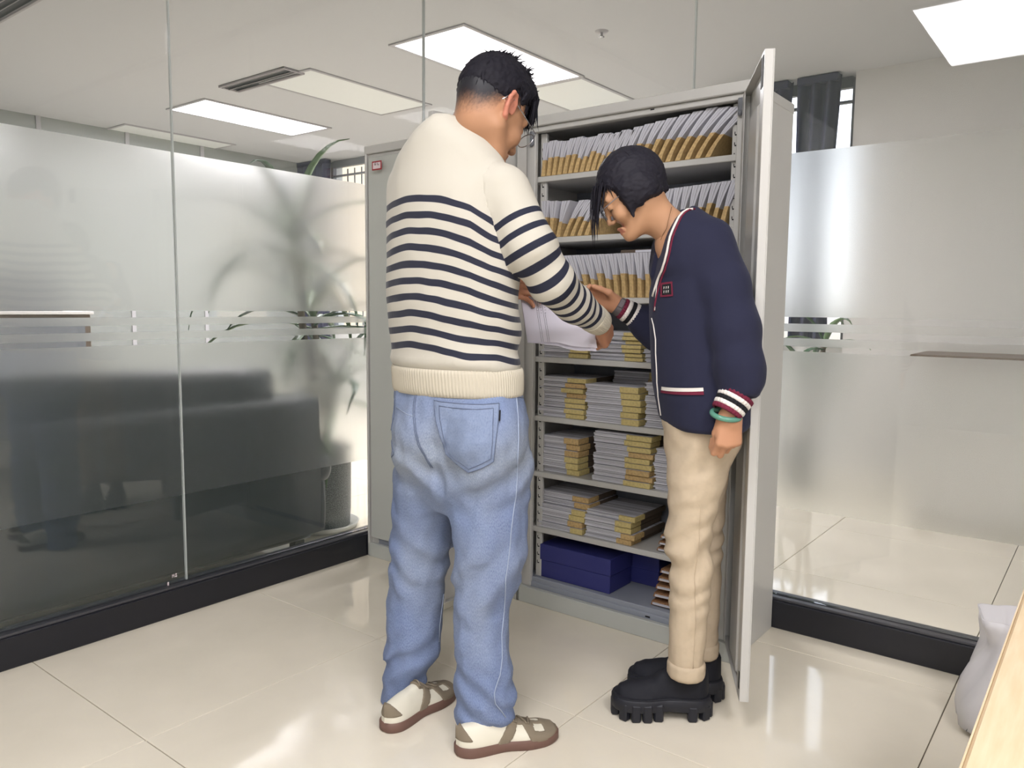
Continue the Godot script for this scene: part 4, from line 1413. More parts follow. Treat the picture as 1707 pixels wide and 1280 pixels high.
func smoothed(pts: Array, each := 5) -> Array:  # a chain of joints as a rounded path
	var out := []
	for i in pts.size() - 1:
		for q in each:
			out.append(pts[i].cubic_interpolate(pts[i + 1], pts[maxi(i - 1, 0)], pts[mini(i + 2, pts.size() - 1)], float(q) / each))
	out.append(pts[-1])
	return out

# ---------------------------------------------------------------- heads, hair and other pieces shared by the two people
func face_field(p: Vector3, w: float) -> float:  # head space: x to the nose, y to the crown, z to the right ear; w softens a woman's jaw and brow
	var q := Vector3(p.x, p.y, absf(p.z))
	var d := egg(p, Vector3(-0.012, 0.032, 0), Vector3(0.094, 0.092, 0.075))
	d = smin(d, cone(p, Vector3(0.03, 0.005, 0), Vector3(0.047 - 0.002 * w, -0.075 + 0.004 * w, 0), 0.060, 0.041 - 0.004 * w), 0.03)
	d = smin(d, cone(q, Vector3(-0.002, -0.05, 0.052 - 0.004 * w), Vector3(0.062 - 0.003 * w, -0.098 + 0.006 * w, 0.016), 0.020 - 0.004 * w, 0.017 - 0.002 * w), 0.03)
	d = smin(d, egg(q, Vector3(0.062, -0.028, 0.036), Vector3(0.026, 0.024, 0.024)), 0.02)
	d = smin(d, cone(q, Vector3(0.087, 0.022, 0.006), Vector3(0.076, 0.024, 0.045), 0.0095 - 0.002 * w, 0.009 - 0.001 * w), 0.014)
	d = smax(d, -egg(q, Vector3(0.098, 0.004, 0.031), Vector3(0.018, 0.012, 0.017)), 0.012)
	d = smin(d, egg(q, Vector3(0.0775, 0.003, 0.031), Vector3(0.0135, 0.0125, 0.015)), 0.004)
	d = smin(d, cone(p, Vector3(0.09, 0.012, 0), Vector3(0.110 - 0.003 * w, -0.030, 0), 0.0072 - 0.001 * w, 0.0105 - 0.0025 * w), 0.012)
	d = smin(d, egg(q, Vector3(0.098 - 0.002 * w, -0.036, 0.0105 - 0.0015 * w), Vector3(0.011 - 0.002 * w, 0.0075 - 0.0015 * w, 0.0075 - 0.0015 * w)), 0.006)
	d = smax(d, -egg(q, Vector3(0.106, -0.044, 0.007), Vector3(0.004, 0.004, 0.003)), 0.003)
	d = smin(d, cone(q, Vector3(0.0955, -0.0615, 0.002), Vector3(0.086, -0.0655, 0.022), 0.0066 - 0.0012 * w, 0.004), 0.006)
	d = smin(d, cone(q, Vector3(0.0925, -0.0745, 0.002), Vector3(0.085, -0.0715, 0.018), 0.0072 - 0.0012 * w, 0.0045), 0.006)
	d = smax(d, -cone(q, Vector3(0.1035, -0.0678, 0), Vector3(0.088, -0.0688, 0.022), 0.0022, 0.0015), 0.003)
	d = smin(d, egg(p, Vector3(0.083 - 0.004 * w, -0.102 + 0.006 * w, 0), Vector3(0.021, 0.018, 0.022) * (1.0 - 0.12 * w)), 0.02)
	if q.z > 0.045 and absf(p.x) < 0.06:
		var rim := [Vector3(0.010, -0.004, 0.074), Vector3(0.007, 0.016, 0.077), Vector3(-0.006, 0.031, 0.083), Vector3(-0.021, 0.027, 0.090), Vector3(-0.027, 0.009, 0.091), Vector3(-0.021, -0.012, 0.085), Vector3(-0.010, -0.027, 0.077), Vector3(0.0, -0.030, 0.072)]
		var e := chain(q, rim, [0.0040, 0.0042, 0.0048, 0.0050, 0.0048, 0.0048, 0.0062, 0.0050], 0.004)
		e = smin(e, egg(q, Vector3(-0.010, 0.002, 0.076), Vector3(0.014, 0.026, 0.006)), 0.005)
		e = smin(e, cone(q, Vector3(-0.012, 0.018, 0.083), Vector3(-0.018, -0.004, 0.085), 0.0035, 0.0035), 0.004)
		e = smin(e, cone(q, Vector3(0.006, -0.012, 0.076), Vector3(0.008, 0.0, 0.076), 0.004, 0.004), 0.004)
		e = smax(e, -egg(q, Vector3(-0.004, -0.006, 0.086), Vector3(0.007, 0.010, 0.007)), 0.003)
		d = smin(d, e, 0.004)
	return d

func head_net(t: Transform3D, neck: Array, neck_r: Array, w: float, h := 0.0034) -> Array:
	var inv := t.affine_inverse()
	var n := []
	for q in neck:
		n.append(inv * q)
	var skull := Vector3(-0.022, -0.035, 0)
	var f := func(p: Vector3) -> float:
		var d := face_field(p, w)
		d = smin(d, cone(p, skull, n[0], neck_r[0], neck_r[1]), 0.025)
		return smin(d, cone(p, n[0], n[1], neck_r[1], neck_r[2]), 0.03)
	var lo := Vector3(-0.125, -0.165, -0.112)
	var hi := Vector3(0.135, 0.14, 0.112)
	for q in n:
		lo = lo.min(q - Vector3.ONE * 0.04)
	return nets(f, lo, hi, h, 1.5)

func strand(s: SurfaceTool, root: Vector3, dir: Vector3, l: float, r: float, pull: Vector3, sides := 4) -> void:
	var pts := PackedVector3Array()
	var rad := PackedFloat32Array()
	for i in 5:
		var u := i / 4.0
		pts.append(root + dir * l * u + pull * l * u * u)
		rad.append(r * (1.0 - 0.92 * u * u))
	tube(s, pts, rad, sides, false)

func rib_band(l: Array, y0: float, y1: float, lift: float, ribs: int, amp: float, rows := 8) -> ArrayMesh:  # a ribbed knitted band round a loft
	var s := begin()
	s.set_smooth_group(0)
	var n := ribs * 4
	var tab: PackedFloat32Array = l[3]
	var at := func(k: int, j: float) -> Vector3:
		var y := lerpf(y0, y1, j / rows)
		var t := clampf((y - l[0]) * l[1], 0.0, l[2] - 0.001)
		var i := int(t) * 4
		var f := t - int(t)
		var g := TAU * k / n
		var u := j / rows
		var o: float = lift + amp * sin(g * ribs) - 0.004 * pow(absf(u * 2.0 - 1.0), 5.0)
		var a := (lerpf(tab[i + 2], tab[i + 6], f) + o) * cos(g)
		var b := (lerpf(tab[i + 3], tab[i + 7], f) + o) * sin(g)
		return Vector3(lerpf(tab[i], tab[i + 4], f) + a * l[4] - b * l[5], y, lerpf(tab[i + 1], tab[i + 5], f) + a * l[5] + b * l[4])
	for k in n:
		for j in rows:
			quad(s, at.call(k, j + 1.0), at.call((k + 1) % n, j + 1.0), at.call((k + 1) % n, float(j)), at.call(k, float(j)))
	for e in [0.0, float(rows)]:
		var mid := Vector3.ZERO
		for k in 4:
			mid += at.call(k * ribs, e) / 4.0
		for k in n:
			if e == 0.0:
				tri(s, at.call(k, e), at.call((k + 1) % n, e), mid)
			else:
				tri(s, at.call((k + 1) % n, e), at.call(k, e), mid)
	return done(s)

func rib_tube(a: Vector3, b: Vector3, ra: float, rb: float, ribs: int, amp: float, squash := 1.0, up := Vector3.UP) -> ArrayMesh:
	var s := begin()
	s.set_smooth_group(0)
	var x := (b - a).normalized()
	var z := x.cross(up).normalized()
	var y := z.cross(x)
	var n := ribs * 4
	var prof := [[0.0, -0.006], [0.0, -0.001], [0.08, 0.0], [0.5, 0.001], [0.92, 0.0], [1.0, -0.001], [1.0, -0.006]]
	var at := func(k: int, j: int) -> Vector3:
		var g := TAU * k / n
		var r = lerpf(ra, rb, prof[j][0]) + prof[j][1] + amp * sin(g * ribs)
		return a.lerp(b, prof[j][0]) + y * cos(g) * r + z * sin(g) * r * squash
	for k in n:
		for j in prof.size() - 1:
			quad(s, at.call(k, j), at.call(k, j + 1), at.call((k + 1) % n, j + 1), at.call((k + 1) % n, j))
	return done(s)

func ring(c: Vector3, axis: Vector3, ra: float, rb: float, r: float, side: Vector3, n := 40) -> ArrayMesh:  # an oval ring
	var s := begin()
	var x := side.normalized()
	var z := axis.normalized().cross(x).normalized()
	var pts := PackedVector3Array()
	for i in n + 1:
		var g := TAU * i / n
		pts.append(c + x * cos(g) * ra + z * sin(g) * rb)
	tube(s, pts, PackedFloat32Array([r]), 10, false)
	return done(s)

func skin_color(base: Color, p: Vector3) -> Color:
	return base

func person_materials() -> void:
	var m := mat("skin", Color.WHITE, 0.5, 0.0, 0.4)
	m.vertex_color_use_as_albedo = true
	mat("hair_man", Color(0.125, 0.12, 0.145), 0.62, 0.0, 0.25)
	mat("hair_woman", Color(0.145, 0.14, 0.17), 0.6, 0.0, 0.28)
	# jersey: ten navy bands below a plain cream yoke; twelve periods of 40 texels
	var im := Image.create(8, 16 * 40, false, Image.FORMAT_RGB8)
	var cream := Color(0.755, 0.735, 0.685)
	im.fill(cream)
	for k in 10:
		im.fill_rect(Rect2i(0, 80 + k * 40 - 8, 8, 17), Color(0.105, 0.115, 0.19))
	var j := mat("jersey", Color.WHITE, 0.85)
	j.albedo_texture = ImageTexture.create_from_image(im)
	j.texture_repeat = false
	j.rim_enabled = true
	j.rim = 0.25
	im = Image.create(8, 16 * 40, false, Image.FORMAT_RGB8)
	im.fill(cream)
	for k in 13:
		im.fill_rect(Rect2i(0, 80 + k * 40 - 8, 8, 17), Color(0.105, 0.115, 0.19))
	var j2 := mat("jersey_sleeve", Color.WHITE, 0.85)
	j2.albedo_texture = ImageTexture.create_from_image(im)
	j2.texture_repeat = false
	mat("jersey_rib", Color(0.76, 0.73, 0.66), 0.88)
	var dn := mat("denim", Color.WHITE, 0.85)
	dn.vertex_color_use_as_albedo = true
	tri_tex(dn, noise_tex(61, 0.10, Color(0.72, 0.74, 0.80), Color(1.14, 1.13, 1.10), 512, 3), Vector3(8, 2.6, 8))
	mat("denim_patch", Color(0.50, 0.55, 0.65), 0.85)
	tri_tex(M.denim_patch, noise_tex(62, 0.05, Color(0.82, 0.84, 0.88), Color(1.12, 1.12, 1.1), 512, 4), Vector3(9, 5, 9))
	mat("stitch", Color(0.36, 0.40, 0.49), 0.8)
	mat("stitch_pale", Color(0.60, 0.645, 0.73), 0.8)
	mat("leather_white", Color(0.86, 0.84, 0.77), 0.5)
	mat("suede", Color(0.50, 0.455, 0.385), 0.9)
	mat("gum_sole", Color(0.43, 0.32, 0.28), 0.6)
	mat("navy_knit", Color(0.098, 0.108, 0.205), 0.9)
	M.navy_knit.rim_enabled = true
	M.navy_knit.rim = 0.35
	M.navy_knit.rim_tint = 0.6
	mat("knit_black", Color(0.05, 0.055, 0.08), 0.9)
	mat("knit_white", Color(0.88, 0.86, 0.83), 0.85)
	mat("knit_red", Color(0.42, 0.10, 0.20), 0.88)
	mat("chino", Color(0.77, 0.70, 0.60), 0.85)
	tri_tex(M.chino, noise_tex(63, 0.03, Color(0.95, 0.95, 0.95), Color(1.03, 1.03, 1.03), 256, 4), Vector3(5, 5, 5))
	mat("boot", Color(0.06, 0.066, 0.105), 0.8)
	mat("boot_sole", Color(0.085, 0.092, 0.13), 0.55)
	mat("jade", Color(0.36, 0.56, 0.49), 0.15)
	tri_tex(M.jade, noise_tex(64, 0.02, Color(0.75, 0.9, 0.85), Color(1.5, 1.25, 1.3), 128, 3), Vector3(9, 9, 9))
	mat("watch", Color(0.36, 0.345, 0.35), 0.5)
	mat("watch_face", Color(0.40, 0.37, 0.385), 0.2)
	mat("thread_gold", Color(0.45, 0.34, 0.22), 0.3, 0.8)
	mat("lens", Color(0.9, 0.95, 0.95, 0.06), 0.0)
	M.lens.transparency = BaseMaterial3D.TRANSPARENCY_ALPHA

func people() -> void:
	person_materials()
	make_man()
	make_woman()
	make_sheet()

func make_sheet() -> void:
	# the sheets of paper the two are reading
	var t := thing("paper_sheet", "large white printed sheet held between the man's and the woman's hands", "paper", MAN_AT)
	t.rotation.y = 0.6617
	for k in 2:
		var s := begin()
		s.set_smooth_group(0)
		var n := 16
		var at := func(i: int, j: int, up: float) -> Vector3:
			var u := float(i) / n
			var v := float(j) / n
			var p: Vector3 = PAPER[1].lerp(PAPER[2], u).lerp(PAPER[0].lerp(PAPER[3], u), v)
			p += Vector3(0.2, 0.7, 0.68) * (0.006 * sin(u * 3.6 + v * 1.2 + k) * (1.0 - v * 0.5) - 0.006 + up - k * 0.004)
			p.y -= 0.005 * sin(clampf((u - 0.45) * 2.2, 0.0, 1.0) * PI) * (1.0 - v) + k * 0.004
			return p
		for i in n:
			for j in n:
				quad(s, at.call(i, j, 0.0004), at.call(i + 1, j, 0.0004), at.call(i + 1, j + 1, 0.0004), at.call(i, j + 1, 0.0004))
				quad(s, at.call(i + 1, j, 0.0), at.call(i, j, 0.0), at.call(i, j + 1, 0.0), at.call(i + 1, j + 1, 0.0))
		put("sheet", done(s), M.paper, t)
		if k == 0:
			# faint ruled lines and a small printed block
			var ink := begin()
			for g in [[0.20, 0.0, 0.95], [0.225, 0.0, 0.95], [0.29, 0.0, 0.95], [0.315, 0.0, 0.6]]:
				for j in range(int(g[1] * n), int(g[2] * n)):
					var a: Vector3 = at.call(0, j, 0.0007).lerp(at.call(n, j, 0.0007), 0.0)
					var i0 := int(g[0] * n)
					var fr: float = g[0] * n - i0
					a = at.call(i0, j, 0.0009).lerp(at.call(i0 + 1, j, 0.0009), fr)
					var b: Vector3 = at.call(i0, j + 1, 0.0009).lerp(at.call(i0 + 1, j + 1, 0.0009), fr)
					var w := Vector3(0.0004, 0, 0)
					quad(ink, a - w, a + w, b + w, b - w)
			for r in 5:
				for c in 8:
					if (r * 3 + c * 5) % 7 < 2:
						continue
					var u := 0.24 + c * 0.02
					var v := 0.55 + r * 0.055
					var fi := u * n
					var fj := v * n
					var a: Vector3 = at.call(int(fi), int(fj), 0.0009).lerp(at.call(int(fi) + 1, int(fj), 0.0009), fi - int(fi)).lerp(at.call(int(fi), int(fj) + 1, 0.0009), fj - int(fj))
					quad(ink, a, a + Vector3(0.0026, 0, 0), a + Vector3(0.0026, 0.001, -0.0004), a + Vector3(0, 0.001, -0.0004))
			put("print", done(ink), M.ink, t)

# ---------------------------------------------------------------- shoes
func shoe_width(u: float, big: float) -> float:  # half width of the sole at a share u of its length, heel to toe
	var w := lerpf(0.031, 0.036, sstep(0.0, 0.2, u))
	w = lerpf(w, 0.0335, sstep(0.2, 0.42, u))
	w = lerpf(w, 0.047, sstep(0.42, 0.70, u))
	w = lerpf(w, 0.043, sstep(0.72, 0.95, u))
	if u < 0.13:
		w *= sqrt(maxf(0.0, 1.0 - pow((0.13 - u) / 0.13, 2.0)))
	if u > 0.80:
		w *= sqrt(maxf(0.0, 1.0 - pow((u - 0.80) / 0.20, 2.0)))
	return w + big

func shoe_field(p: Vector3, l: float, prof: Array, floor_y: float) -> float:  # the upper: prof is a list of [share of length, height]
	var u := clampf(p.x / l, 0.0, 1.0)
	var k := 0
	while k < prof.size() - 2 and prof[k + 1][0] < u:
		k += 1
	var top: float = lerpf(prof[k][1], prof[k + 1][1], sstep(prof[k][0], prof[k + 1][0], u))
	var w := maxf(shoe_width(u, 0.0), 0.002)
	var rz := w * (1.0 if p.y < floor_y + 0.01 else lerpf(1.0, 0.80, sstep(floor_y + 0.01, top, p.y)))
	var cy := floor_y
	var ry := maxf(top - cy, 0.004)
	var q := Vector2((p.y - cy) / ry, p.z / rz)
	var kk := pow(pow(absf(q.x), 2.6) + pow(absf(q.y), 2.6), 1.0 / 2.6)
	var d := (kk - 1.0) * minf(ry, rz) * 0.8
	d = smax(d, floor_y - p.y, 0.004)
	if p.x < 0.0 or p.x > l:
		d = maxf(d, 0.0) + maxf(-p.x, p.x - l)
	return d

func outline_solid(l: float, y0: float, y1: float, big: float, bevel: float, u0 := 0.0, u1 := 1.0) -> ArrayMesh:  # a sole cut to the foot's outline
	var s := begin()
	s.set_smooth_group(0)
	var ringp := []
	var n := 40
	for i in n + 1:
		var u := lerpf(u0, u1, 0.5 - 0.5 * cos(PI * i / n))
		ringp.append(Vector2(u * (l + big * 2.0) - big, shoe_width(u, 0.0) + (big if u > 0.001 and u < 0.999 else 0.0)))
	for i in range(n, -1, -1):
		var q: Vector2 = ringp[i]
		ringp.append(Vector2(q.x, -q.y))
	var m := ringp.size()
	var c := Vector2(l * (u0 + u1) / 2, 0)
	var levels := [[y0, bevel], [y0 + bevel, 0.0], [y1 - bevel, 0.0], [y1, bevel]]
	var at := func(i: int, j: int) -> Vector3:
		var q: Vector2 = ringp[i % m]
		var v := q - c
		var o = q - v.normalized() * levels[j][1]
		return Vector3(o.x, levels[j][0], o.y)
	for j in 3:
		for i in m:
			quad(s, at.call(i + 1, j), at.call(i, j), at.call(i, j + 1), at.call(i + 1, j + 1))
	s.set_smooth_group(-1)
	for i in m:
		tri(s, at.call(i, 0), at.call(i + 1, 0), Vector3(c.x, y0, 0))
		tri(s, at.call(i + 1, 3), at.call(i, 3), Vector3(c.x, y1, 0))
	return done(s)

func foot_frame(heel: Vector3, toe: Vector3, l: float) -> Transform3D:
	var x := (toe - heel).normalized()
	var mid := (heel + toe) / 2
	return Transform3D(Basis(x, Vector3.UP, x.cross(Vector3.UP)), mid - x * l / 2)

func part_at(called: String, mesh: Mesh, m: Material, parent: Node3D, t: Transform3D) -> MeshInstance3D:
	var o := put(called, mesh, m, parent)
	o.transform = t
	return o

func sneaker(parent: Node3D, ends: Array, outer: float) -> void:
	var l := 0.272
	var t := foot_frame(ends[0], ends[1], l)
	var prof := [[0.0, 0.060], [0.06, 0.074], [0.30, 0.082], [0.42, 0.086], [0.62, 0.058], [0.82, 0.043], [0.95, 0.036], [1.0, 0.026]]
	var f := func(p: Vector3) -> float: return shoe_field(p, l, prof, 0.018)
	var lo := Vector3(-0.012, 0.008, -0.06)
	var hi := Vector3(l + 0.012, 0.10, 0.06)
	var up := part_at("sneaker", net_mesh(nets(f, lo, hi, 0.004)), M.leather_white, parent, t)
	put("sole", outline_solid(l, 0.0, 0.026, 0.004, 0.004), M.gum_sole, up)
	var over := func(region): return func(p: Vector3) -> float: return smax(f.call(p) - 0.0022, region.call(p), 0.001)
	var toe := func(p: Vector3) -> float: return maxf(maxf(0.186 - p.x - (p.y - 0.02) * 0.45, -maxf(absf(p.x - 0.214) - 0.013, maxf(absf(absf(p.z) - 0.021) - 0.012, 0.030 - p.y))), 0.017 - p.y)
	var heel := func(p: Vector3) -> float: return maxf(maxf(p.x - 0.034 + (p.y - 0.045) * 0.7, 0.040 - p.y), -0.2)
	var band := func(p: Vector3) -> float: return maxf(absf(p.x - 0.112 - (p.y - 0.02) * 0.70) - 0.0165, p.y - 0.085)
	var lace_bed := func(p: Vector3) -> float: return maxf(absf(p.z) - 0.018, maxf(0.115 - p.x, p.x - 0.205))
	for k in [["toe_cap", toe], ["heel_tab", heel], ["side_band", band], ["lace_guard", lace_bed]]:
		put(k[0], net_mesh(nets(over.call(k[1]), lo, hi, 0.0035)), M.suede, up)
	for i in 5:
		var x := 0.125 + 0.017 * i
		var pts := PackedVector3Array()
		for j in 9:
			var z := lerpf(-0.02, 0.02, j / 8.0)
			var y := 0.11
			while y > 0.03 and f.call(Vector3(x + (j - 4) * 0.0016 * (1 if i % 2 else -1), y, z)) > 0.003:
				y -= 0.001
			pts.append(Vector3(x + (j - 4) * 0.0016 * (1 if i % 2 else -1), y + 0.001, z))
		var s := begin()
		tube(s, pts, PackedFloat32Array([0.0026]), 6)
		put("lace", done(s), M.suede, up)

func boot(parent: Node3D, ends: Array) -> void:
	var l := 0.258
	var t := foot_frame(ends[0], ends[1], l)
	var prof := [[0.0, 0.125], [0.05, 0.150], [0.34, 0.152], [0.48, 0.128], [0.62, 0.104], [0.82, 0.095], [0.93, 0.086], [1.0, 0.066]]
	var f := func(p: Vector3) -> float:
		return shoe_field(p, l, prof, 0.045)
	var up := part_at("boot", net_mesh(nets(f, Vector3(-0.012, 0.03, -0.06), Vector3(l + 0.012, 0.17, 0.06), 0.0042)), M.boot, parent, t)
	put("sole", outline_solid(l, 0.026, 0.060, 0.007, 0.004), M.boot_sole, up)
	put("welt", outline_solid(l, 0.058, 0.064, 0.0045, 0.0015), M.boot, up)
	# lugs round the forefoot and the heel, each block its own piece
	for sd in [-1, 1]:
		for u in [0.05, 0.185, 0.545, 0.665, 0.785, 0.90]:
			var w := shoe_width(u, 0.0)
			var ang := 0.0
			if u > 0.85:
				ang = 0.75
			elif u < 0.08:
				ang = -0.6
			var size := Vector3(0.0255, 0.050 if u > 0.5 else 0.044, 0.024)
			var mesh := box_mesh(Vector3.ZERO, size, 0.004)
			var lug := put("lug", mesh, M.boot_sole, up, Vector3(u * l, size.y / 2, sd * (w - 0.003)))
			lug.rotation.y = sd * ang
	for u in [-0.005, 0.99]:
		put("lug", box_mesh(Vector3.ZERO, Vector3(0.022, 0.046, 0.03), 0.004), M.boot_sole, up, Vector3(u * l, 0.024, 0))

# ---------------------------------------------------------------- the man
func make_man() -> void:
	var t := thing("person", "man seen from behind in striped cream jersey, pale blue jeans and white sneakers", "person", MAN_AT, 0.6617)
	var ns := FastNoiseLite.new()
	ns.seed = 5
	ns.frequency = 1.0
	ns.fractal_octaves = 2
	var torso := make_loft(MAN_TORSO, 0.698)
	var hips := make_loft(MAN_HIPS, 0.698)
	var leg_far := make_loft(MAN_LEG_FAR, 0.3)
	var leg_near := make_loft(MAN_LEG_NEAR, 0.6)
	var head := Transform3D(Basis(), MAN_HEAD[0])
	var fw := Vector3(0.60, -0.50, -0.62).normalized()
	var rt := fw.cross(Vector3.UP).normalized()
	head.basis = Basis(fw, rt.cross(fw).normalized(), rt)
	# skin: head and neck, hands, and a body under the clothes, one surface
	var base := Color(0.715, 0.535, 0.415).srgb_to_linear()
	var stub := Color(0.15, 0.14, 0.155).srgb_to_linear()
	var hn := head_net(head, MAN_NECK, [0.056, 0.060, 0.066], 0.0)
	var hcol := tinted(hn, func(p: Vector3) -> Color:
		var c := base
		if p.x > 0.07 and absf(p.y + 0.068) < 0.012 and absf(p.z) < 0.024:
			c = c.lerp(Color(0.66, 0.36, 0.32).srgb_to_linear(), 0.7)
		if p.x > 0.055 and absf(p.y - 0.024 + absf(p.z) * 0.06) < 0.0045 and absf(p.z) > 0.012 and absf(p.z) < 0.05:
			c = stub
		var ear := absf(p.z) > 0.074 and p.y < 0.04
		if ear:
			c = c.lerp(Color(0.80, 0.48, 0.42).srgb_to_linear(), 0.6)
		var line := lerpf(-0.060, -0.030, sstep(-0.075, -0.035, p.x)) if p.x < -0.035 else lerpf(-0.030, 0.028, sstep(-0.035, -0.024, p.x))
		if p.x > 0.0:
			line = lerpf(0.0, 0.07, sstep(0.024, 0.036, p.x)) if p.x > 0.014 else 0.02
		if not ear and p.x < 0.06:
			var sh := sstep(line - 0.010, line + 0.055, p.y + 0.012 * ns.get_noise_3d(p.x * 220, p.y * 70, p.z * 220))
			c = c.lerp(stub, sh)
		return c)
	hn = moved(hn, head)
	var hand1 := aimed(MAN_HAND_NEAR[0], MAN_HAND_NEAR[1] - MAN_HAND_NEAR[0] + Vector3(0.008, 0, -0.012), Vector3(0.80, 0.05, 0.55))
	var b1 := hand_bones(hand1, 1.02, -1.0, [[0.75, 0.75, 0.4], [0.8, 0.75, 0.4], [0.85, 0.8, 0.4], [0.9, 0.8, 0.4]], [0.75, -0.35, 0.75, 0.75, -0.75, 0.15])
	var n1 := hand_net(b1)
	var hand2 := aimed(MAN_HAND_FAR[0], Vector3(0.93, 0.02, -0.1), Vector3(0.1, 0.55, -0.8))
	var b2 := hand_bones(hand2, 1.0, 1.0, [[0.35, 0.5, 0.3], [0.4, 0.5, 0.3], [0.45, 0.5, 0.3], [0.5, 0.5, 0.3]], [0.7, -0.3, 0.7, 0.9, -0.35, 0.1])
	var n2 := hand_net(b2)
	var bodyf := func(p: Vector3) -> float:
		var d := cone(p, MAN_BODY[0], MAN_BODY[1], 0.10, 0.095)
		d = smin(d, cone(p, MAN_BODY[1], MAN_BODY[2], 0.095, 0.105), 0.04)
		d = smin(d, cone(p, MAN_BODY[2], MAN_BODY[3], 0.105, 0.075), 0.04)
		d = smin(d, cone(p, MAN_BODY[4], MAN_BODY[5], 0.045, 0.045), 0.04)
		d = smin(d, chain(p, MAN_ARM, [0.045, 0.042, 0.038, 0.032, 0.026], 0.02), 0.03)
		d = smin(d, chain(p, MAN_FAR_ARM, [0.045, 0.042, 0.038, 0.032, 0.026], 0.02), 0.03)
		d = smin(d, chain(p, [MAN_ANKLES[0], MAN_ANKLES[1], MAN_ANKLES[2]], [0.036, 0.048, 0.07], 0.02), 0.04)
		return smin(d, chain(p, [MAN_ANKLES[3], MAN_ANKLES[4], MAN_ANKLES[5]], [0.036, 0.048, 0.07], 0.02), 0.04)
	var bn := nets(bodyf, Vector3(-0.28, -0.02, -0.36), Vector3(0.46, 1.54, 0.25), 0.016)
	var all := joined([hn, n1, n2, bn])
	var cols := hcol
	var plain := PackedColorArray()
	plain.resize(all[0].size() - hcol.size())
	plain.fill(base)
	for i in n1[0].size() + n2[0].size():
		plain[i] = base.lerp(Color(0.80, 0.50, 0.42).srgb_to_linear(), 0.25)
	cols.append_array(plain)
	put("body", net_mesh(all, cols), M.skin, t)
	# hair
	var hairf := func(p: Vector3) -> float:
		var d := egg(p, Vector3(-0.002, 0.046, 0), Vector3(0.108, 0.110, 0.0865))
		d = smin(d, egg(p, Vector3(0.055, 0.085, 0), Vector3(0.052, 0.048, 0.062)), 0.03)
		d += 0.0035 * ns.get_noise_3d(p.x * 110, p.y * 60, p.z * 110)
		var line := 0.0 if p.x < -0.03 else lerpf(0.0, 0.042, sstep(-0.03, 0.0, p.x))
		if p.x > 0.015:
			line = lerpf(0.030, 0.070, sstep(0.03, 0.06, p.x))
		return smax(d, line - p.y + 0.012 * ns.get_noise_3d(p.x * 200, p.y * 60, p.z * 200), 0.034)
	var hair := put("hair", net_mesh(moved(nets(hairf, Vector3(-0.13, -0.03, -0.105), Vector3(0.13, 0.175, 0.105), 0.0038), head)), M.hair_man, t)
	var g := RandomNumberGenerator.new()
	g.seed = 17
	var s := begin()
	for i in 900:
		var y := g.randf_range(0.0, 0.155)
		var a := g.randf_range(0, TAU)
		var v := (y - 0.046) / 0.110
		if absf(v) > 1.0:
			continue
		var r := sqrt(1.0 - v * v)
		var root := Vector3(-0.002 + 0.107 * r * cos(a), y, 0.086 * r * sin(a))
		if root.y < (0.075 if root.x > 0.05 else (0.002 + 0.03 * g.randf() if root.x < -0.02 else 0.03)):
			continue
		var out_ := Vector3(root.x + 0.002, (root.y - 0.046), root.z * 1.3).normalized()
		var flow := (root - Vector3(-0.06, 0.13, 0.0))
		flow = (flow - out_ * flow.dot(out_)).normalized()
		var rise := g.randf_range(0.05, 0.3) if root.y < 0.12 else g.randf_range(0.3, 0.9)
		var dir := (flow + out_ * rise + Vector3(g.randf_range(-0.3, 0.3), g.randf_range(-0.2, 0.2), g.randf_range(-0.3, 0.3))).normalized()
		strand(s, root - out_ * 0.004, dir, g.randf_range(0.014, 0.028) * (1.35 if root.y > 0.13 else 1.0), g.randf_range(0.0012, 0.0022), -out_ * 0.25)
	for i in 110:  # short hair standing up on the crown
		var root := Vector3(g.randf_range(-0.045, 0.075), 0.150, g.randf_range(-0.05, 0.05))
		root.y = 0.046 + 0.110 * sqrt(maxf(0.1, 1.0 - pow(root.x / 0.108, 2.0) - pow(root.z / 0.0865, 2.0))) + 0.001
		strand(s, root, Vector3(g.randf_range(0.0, 0.8), 0.9, g.randf_range(-0.5, 0.5)).normalized(), g.randf_range(0.014, 0.032), g.randf_range(0.0012, 0.0024), Vector3(g.randf_range(-0.1, 0.3), -0.1, g.randf_range(-0.2, 0.2)))
	for i in 170:  # the fringe hangs down over the forehead
		var z := g.randf_range(-0.066, 0.070)
		var root := Vector3(0.100 - z * z * 7.0 + g.randf_range(-0.012, 0.004), 0.098 + g.randf_range(-0.020, 0.016) - z * z * 4.0, z)
		strand(s, root, Vector3(0.40, -0.85, g.randf_range(-0.2, 0.2)).normalized(), g.randf_range(0.028, 0.062), g.randf_range(0.0016, 0.0030), Vector3(g.randf_range(-0.12, 0.12), -0.1, g.randf_range(-0.15, 0.15)))
	var st := put("strand", done(s), M.hair_man, hair)
	st.transform = head
	st.set_meta("kind", "stuff")
	# glasses
	s = begin()
	for k in [-1, 1]:
		var pts := PackedVector3Array()
		for i in 25:
			var a := TAU * i / 24
			pts.append(Vector3(0.112 + 0.003 * cos(a) * 0.0, 0.0 + 0.0195 * sin(a), k * 0.033 + 0.0255 * cos(a)))
		tube(s, pts, PackedFloat32Array([0.0013]), 6, false)
		tube(s, PackedVector3Array([Vector3(0.112, 0.006, k * 0.058), Vector3(0.104, 0.008, k * 0.070), Vector3(0.05, 0.012, k * 0.0765), Vector3(-0.008, 0.020, k * 0.080), Vector3(-0.028, 0.012, k * 0.082), Vector3(-0.038, -0.006, k * 0.080)]), PackedFloat32Array([0.0014, 0.0014, 0.0014, 0.0018, 0.002, 0.002]), 6)
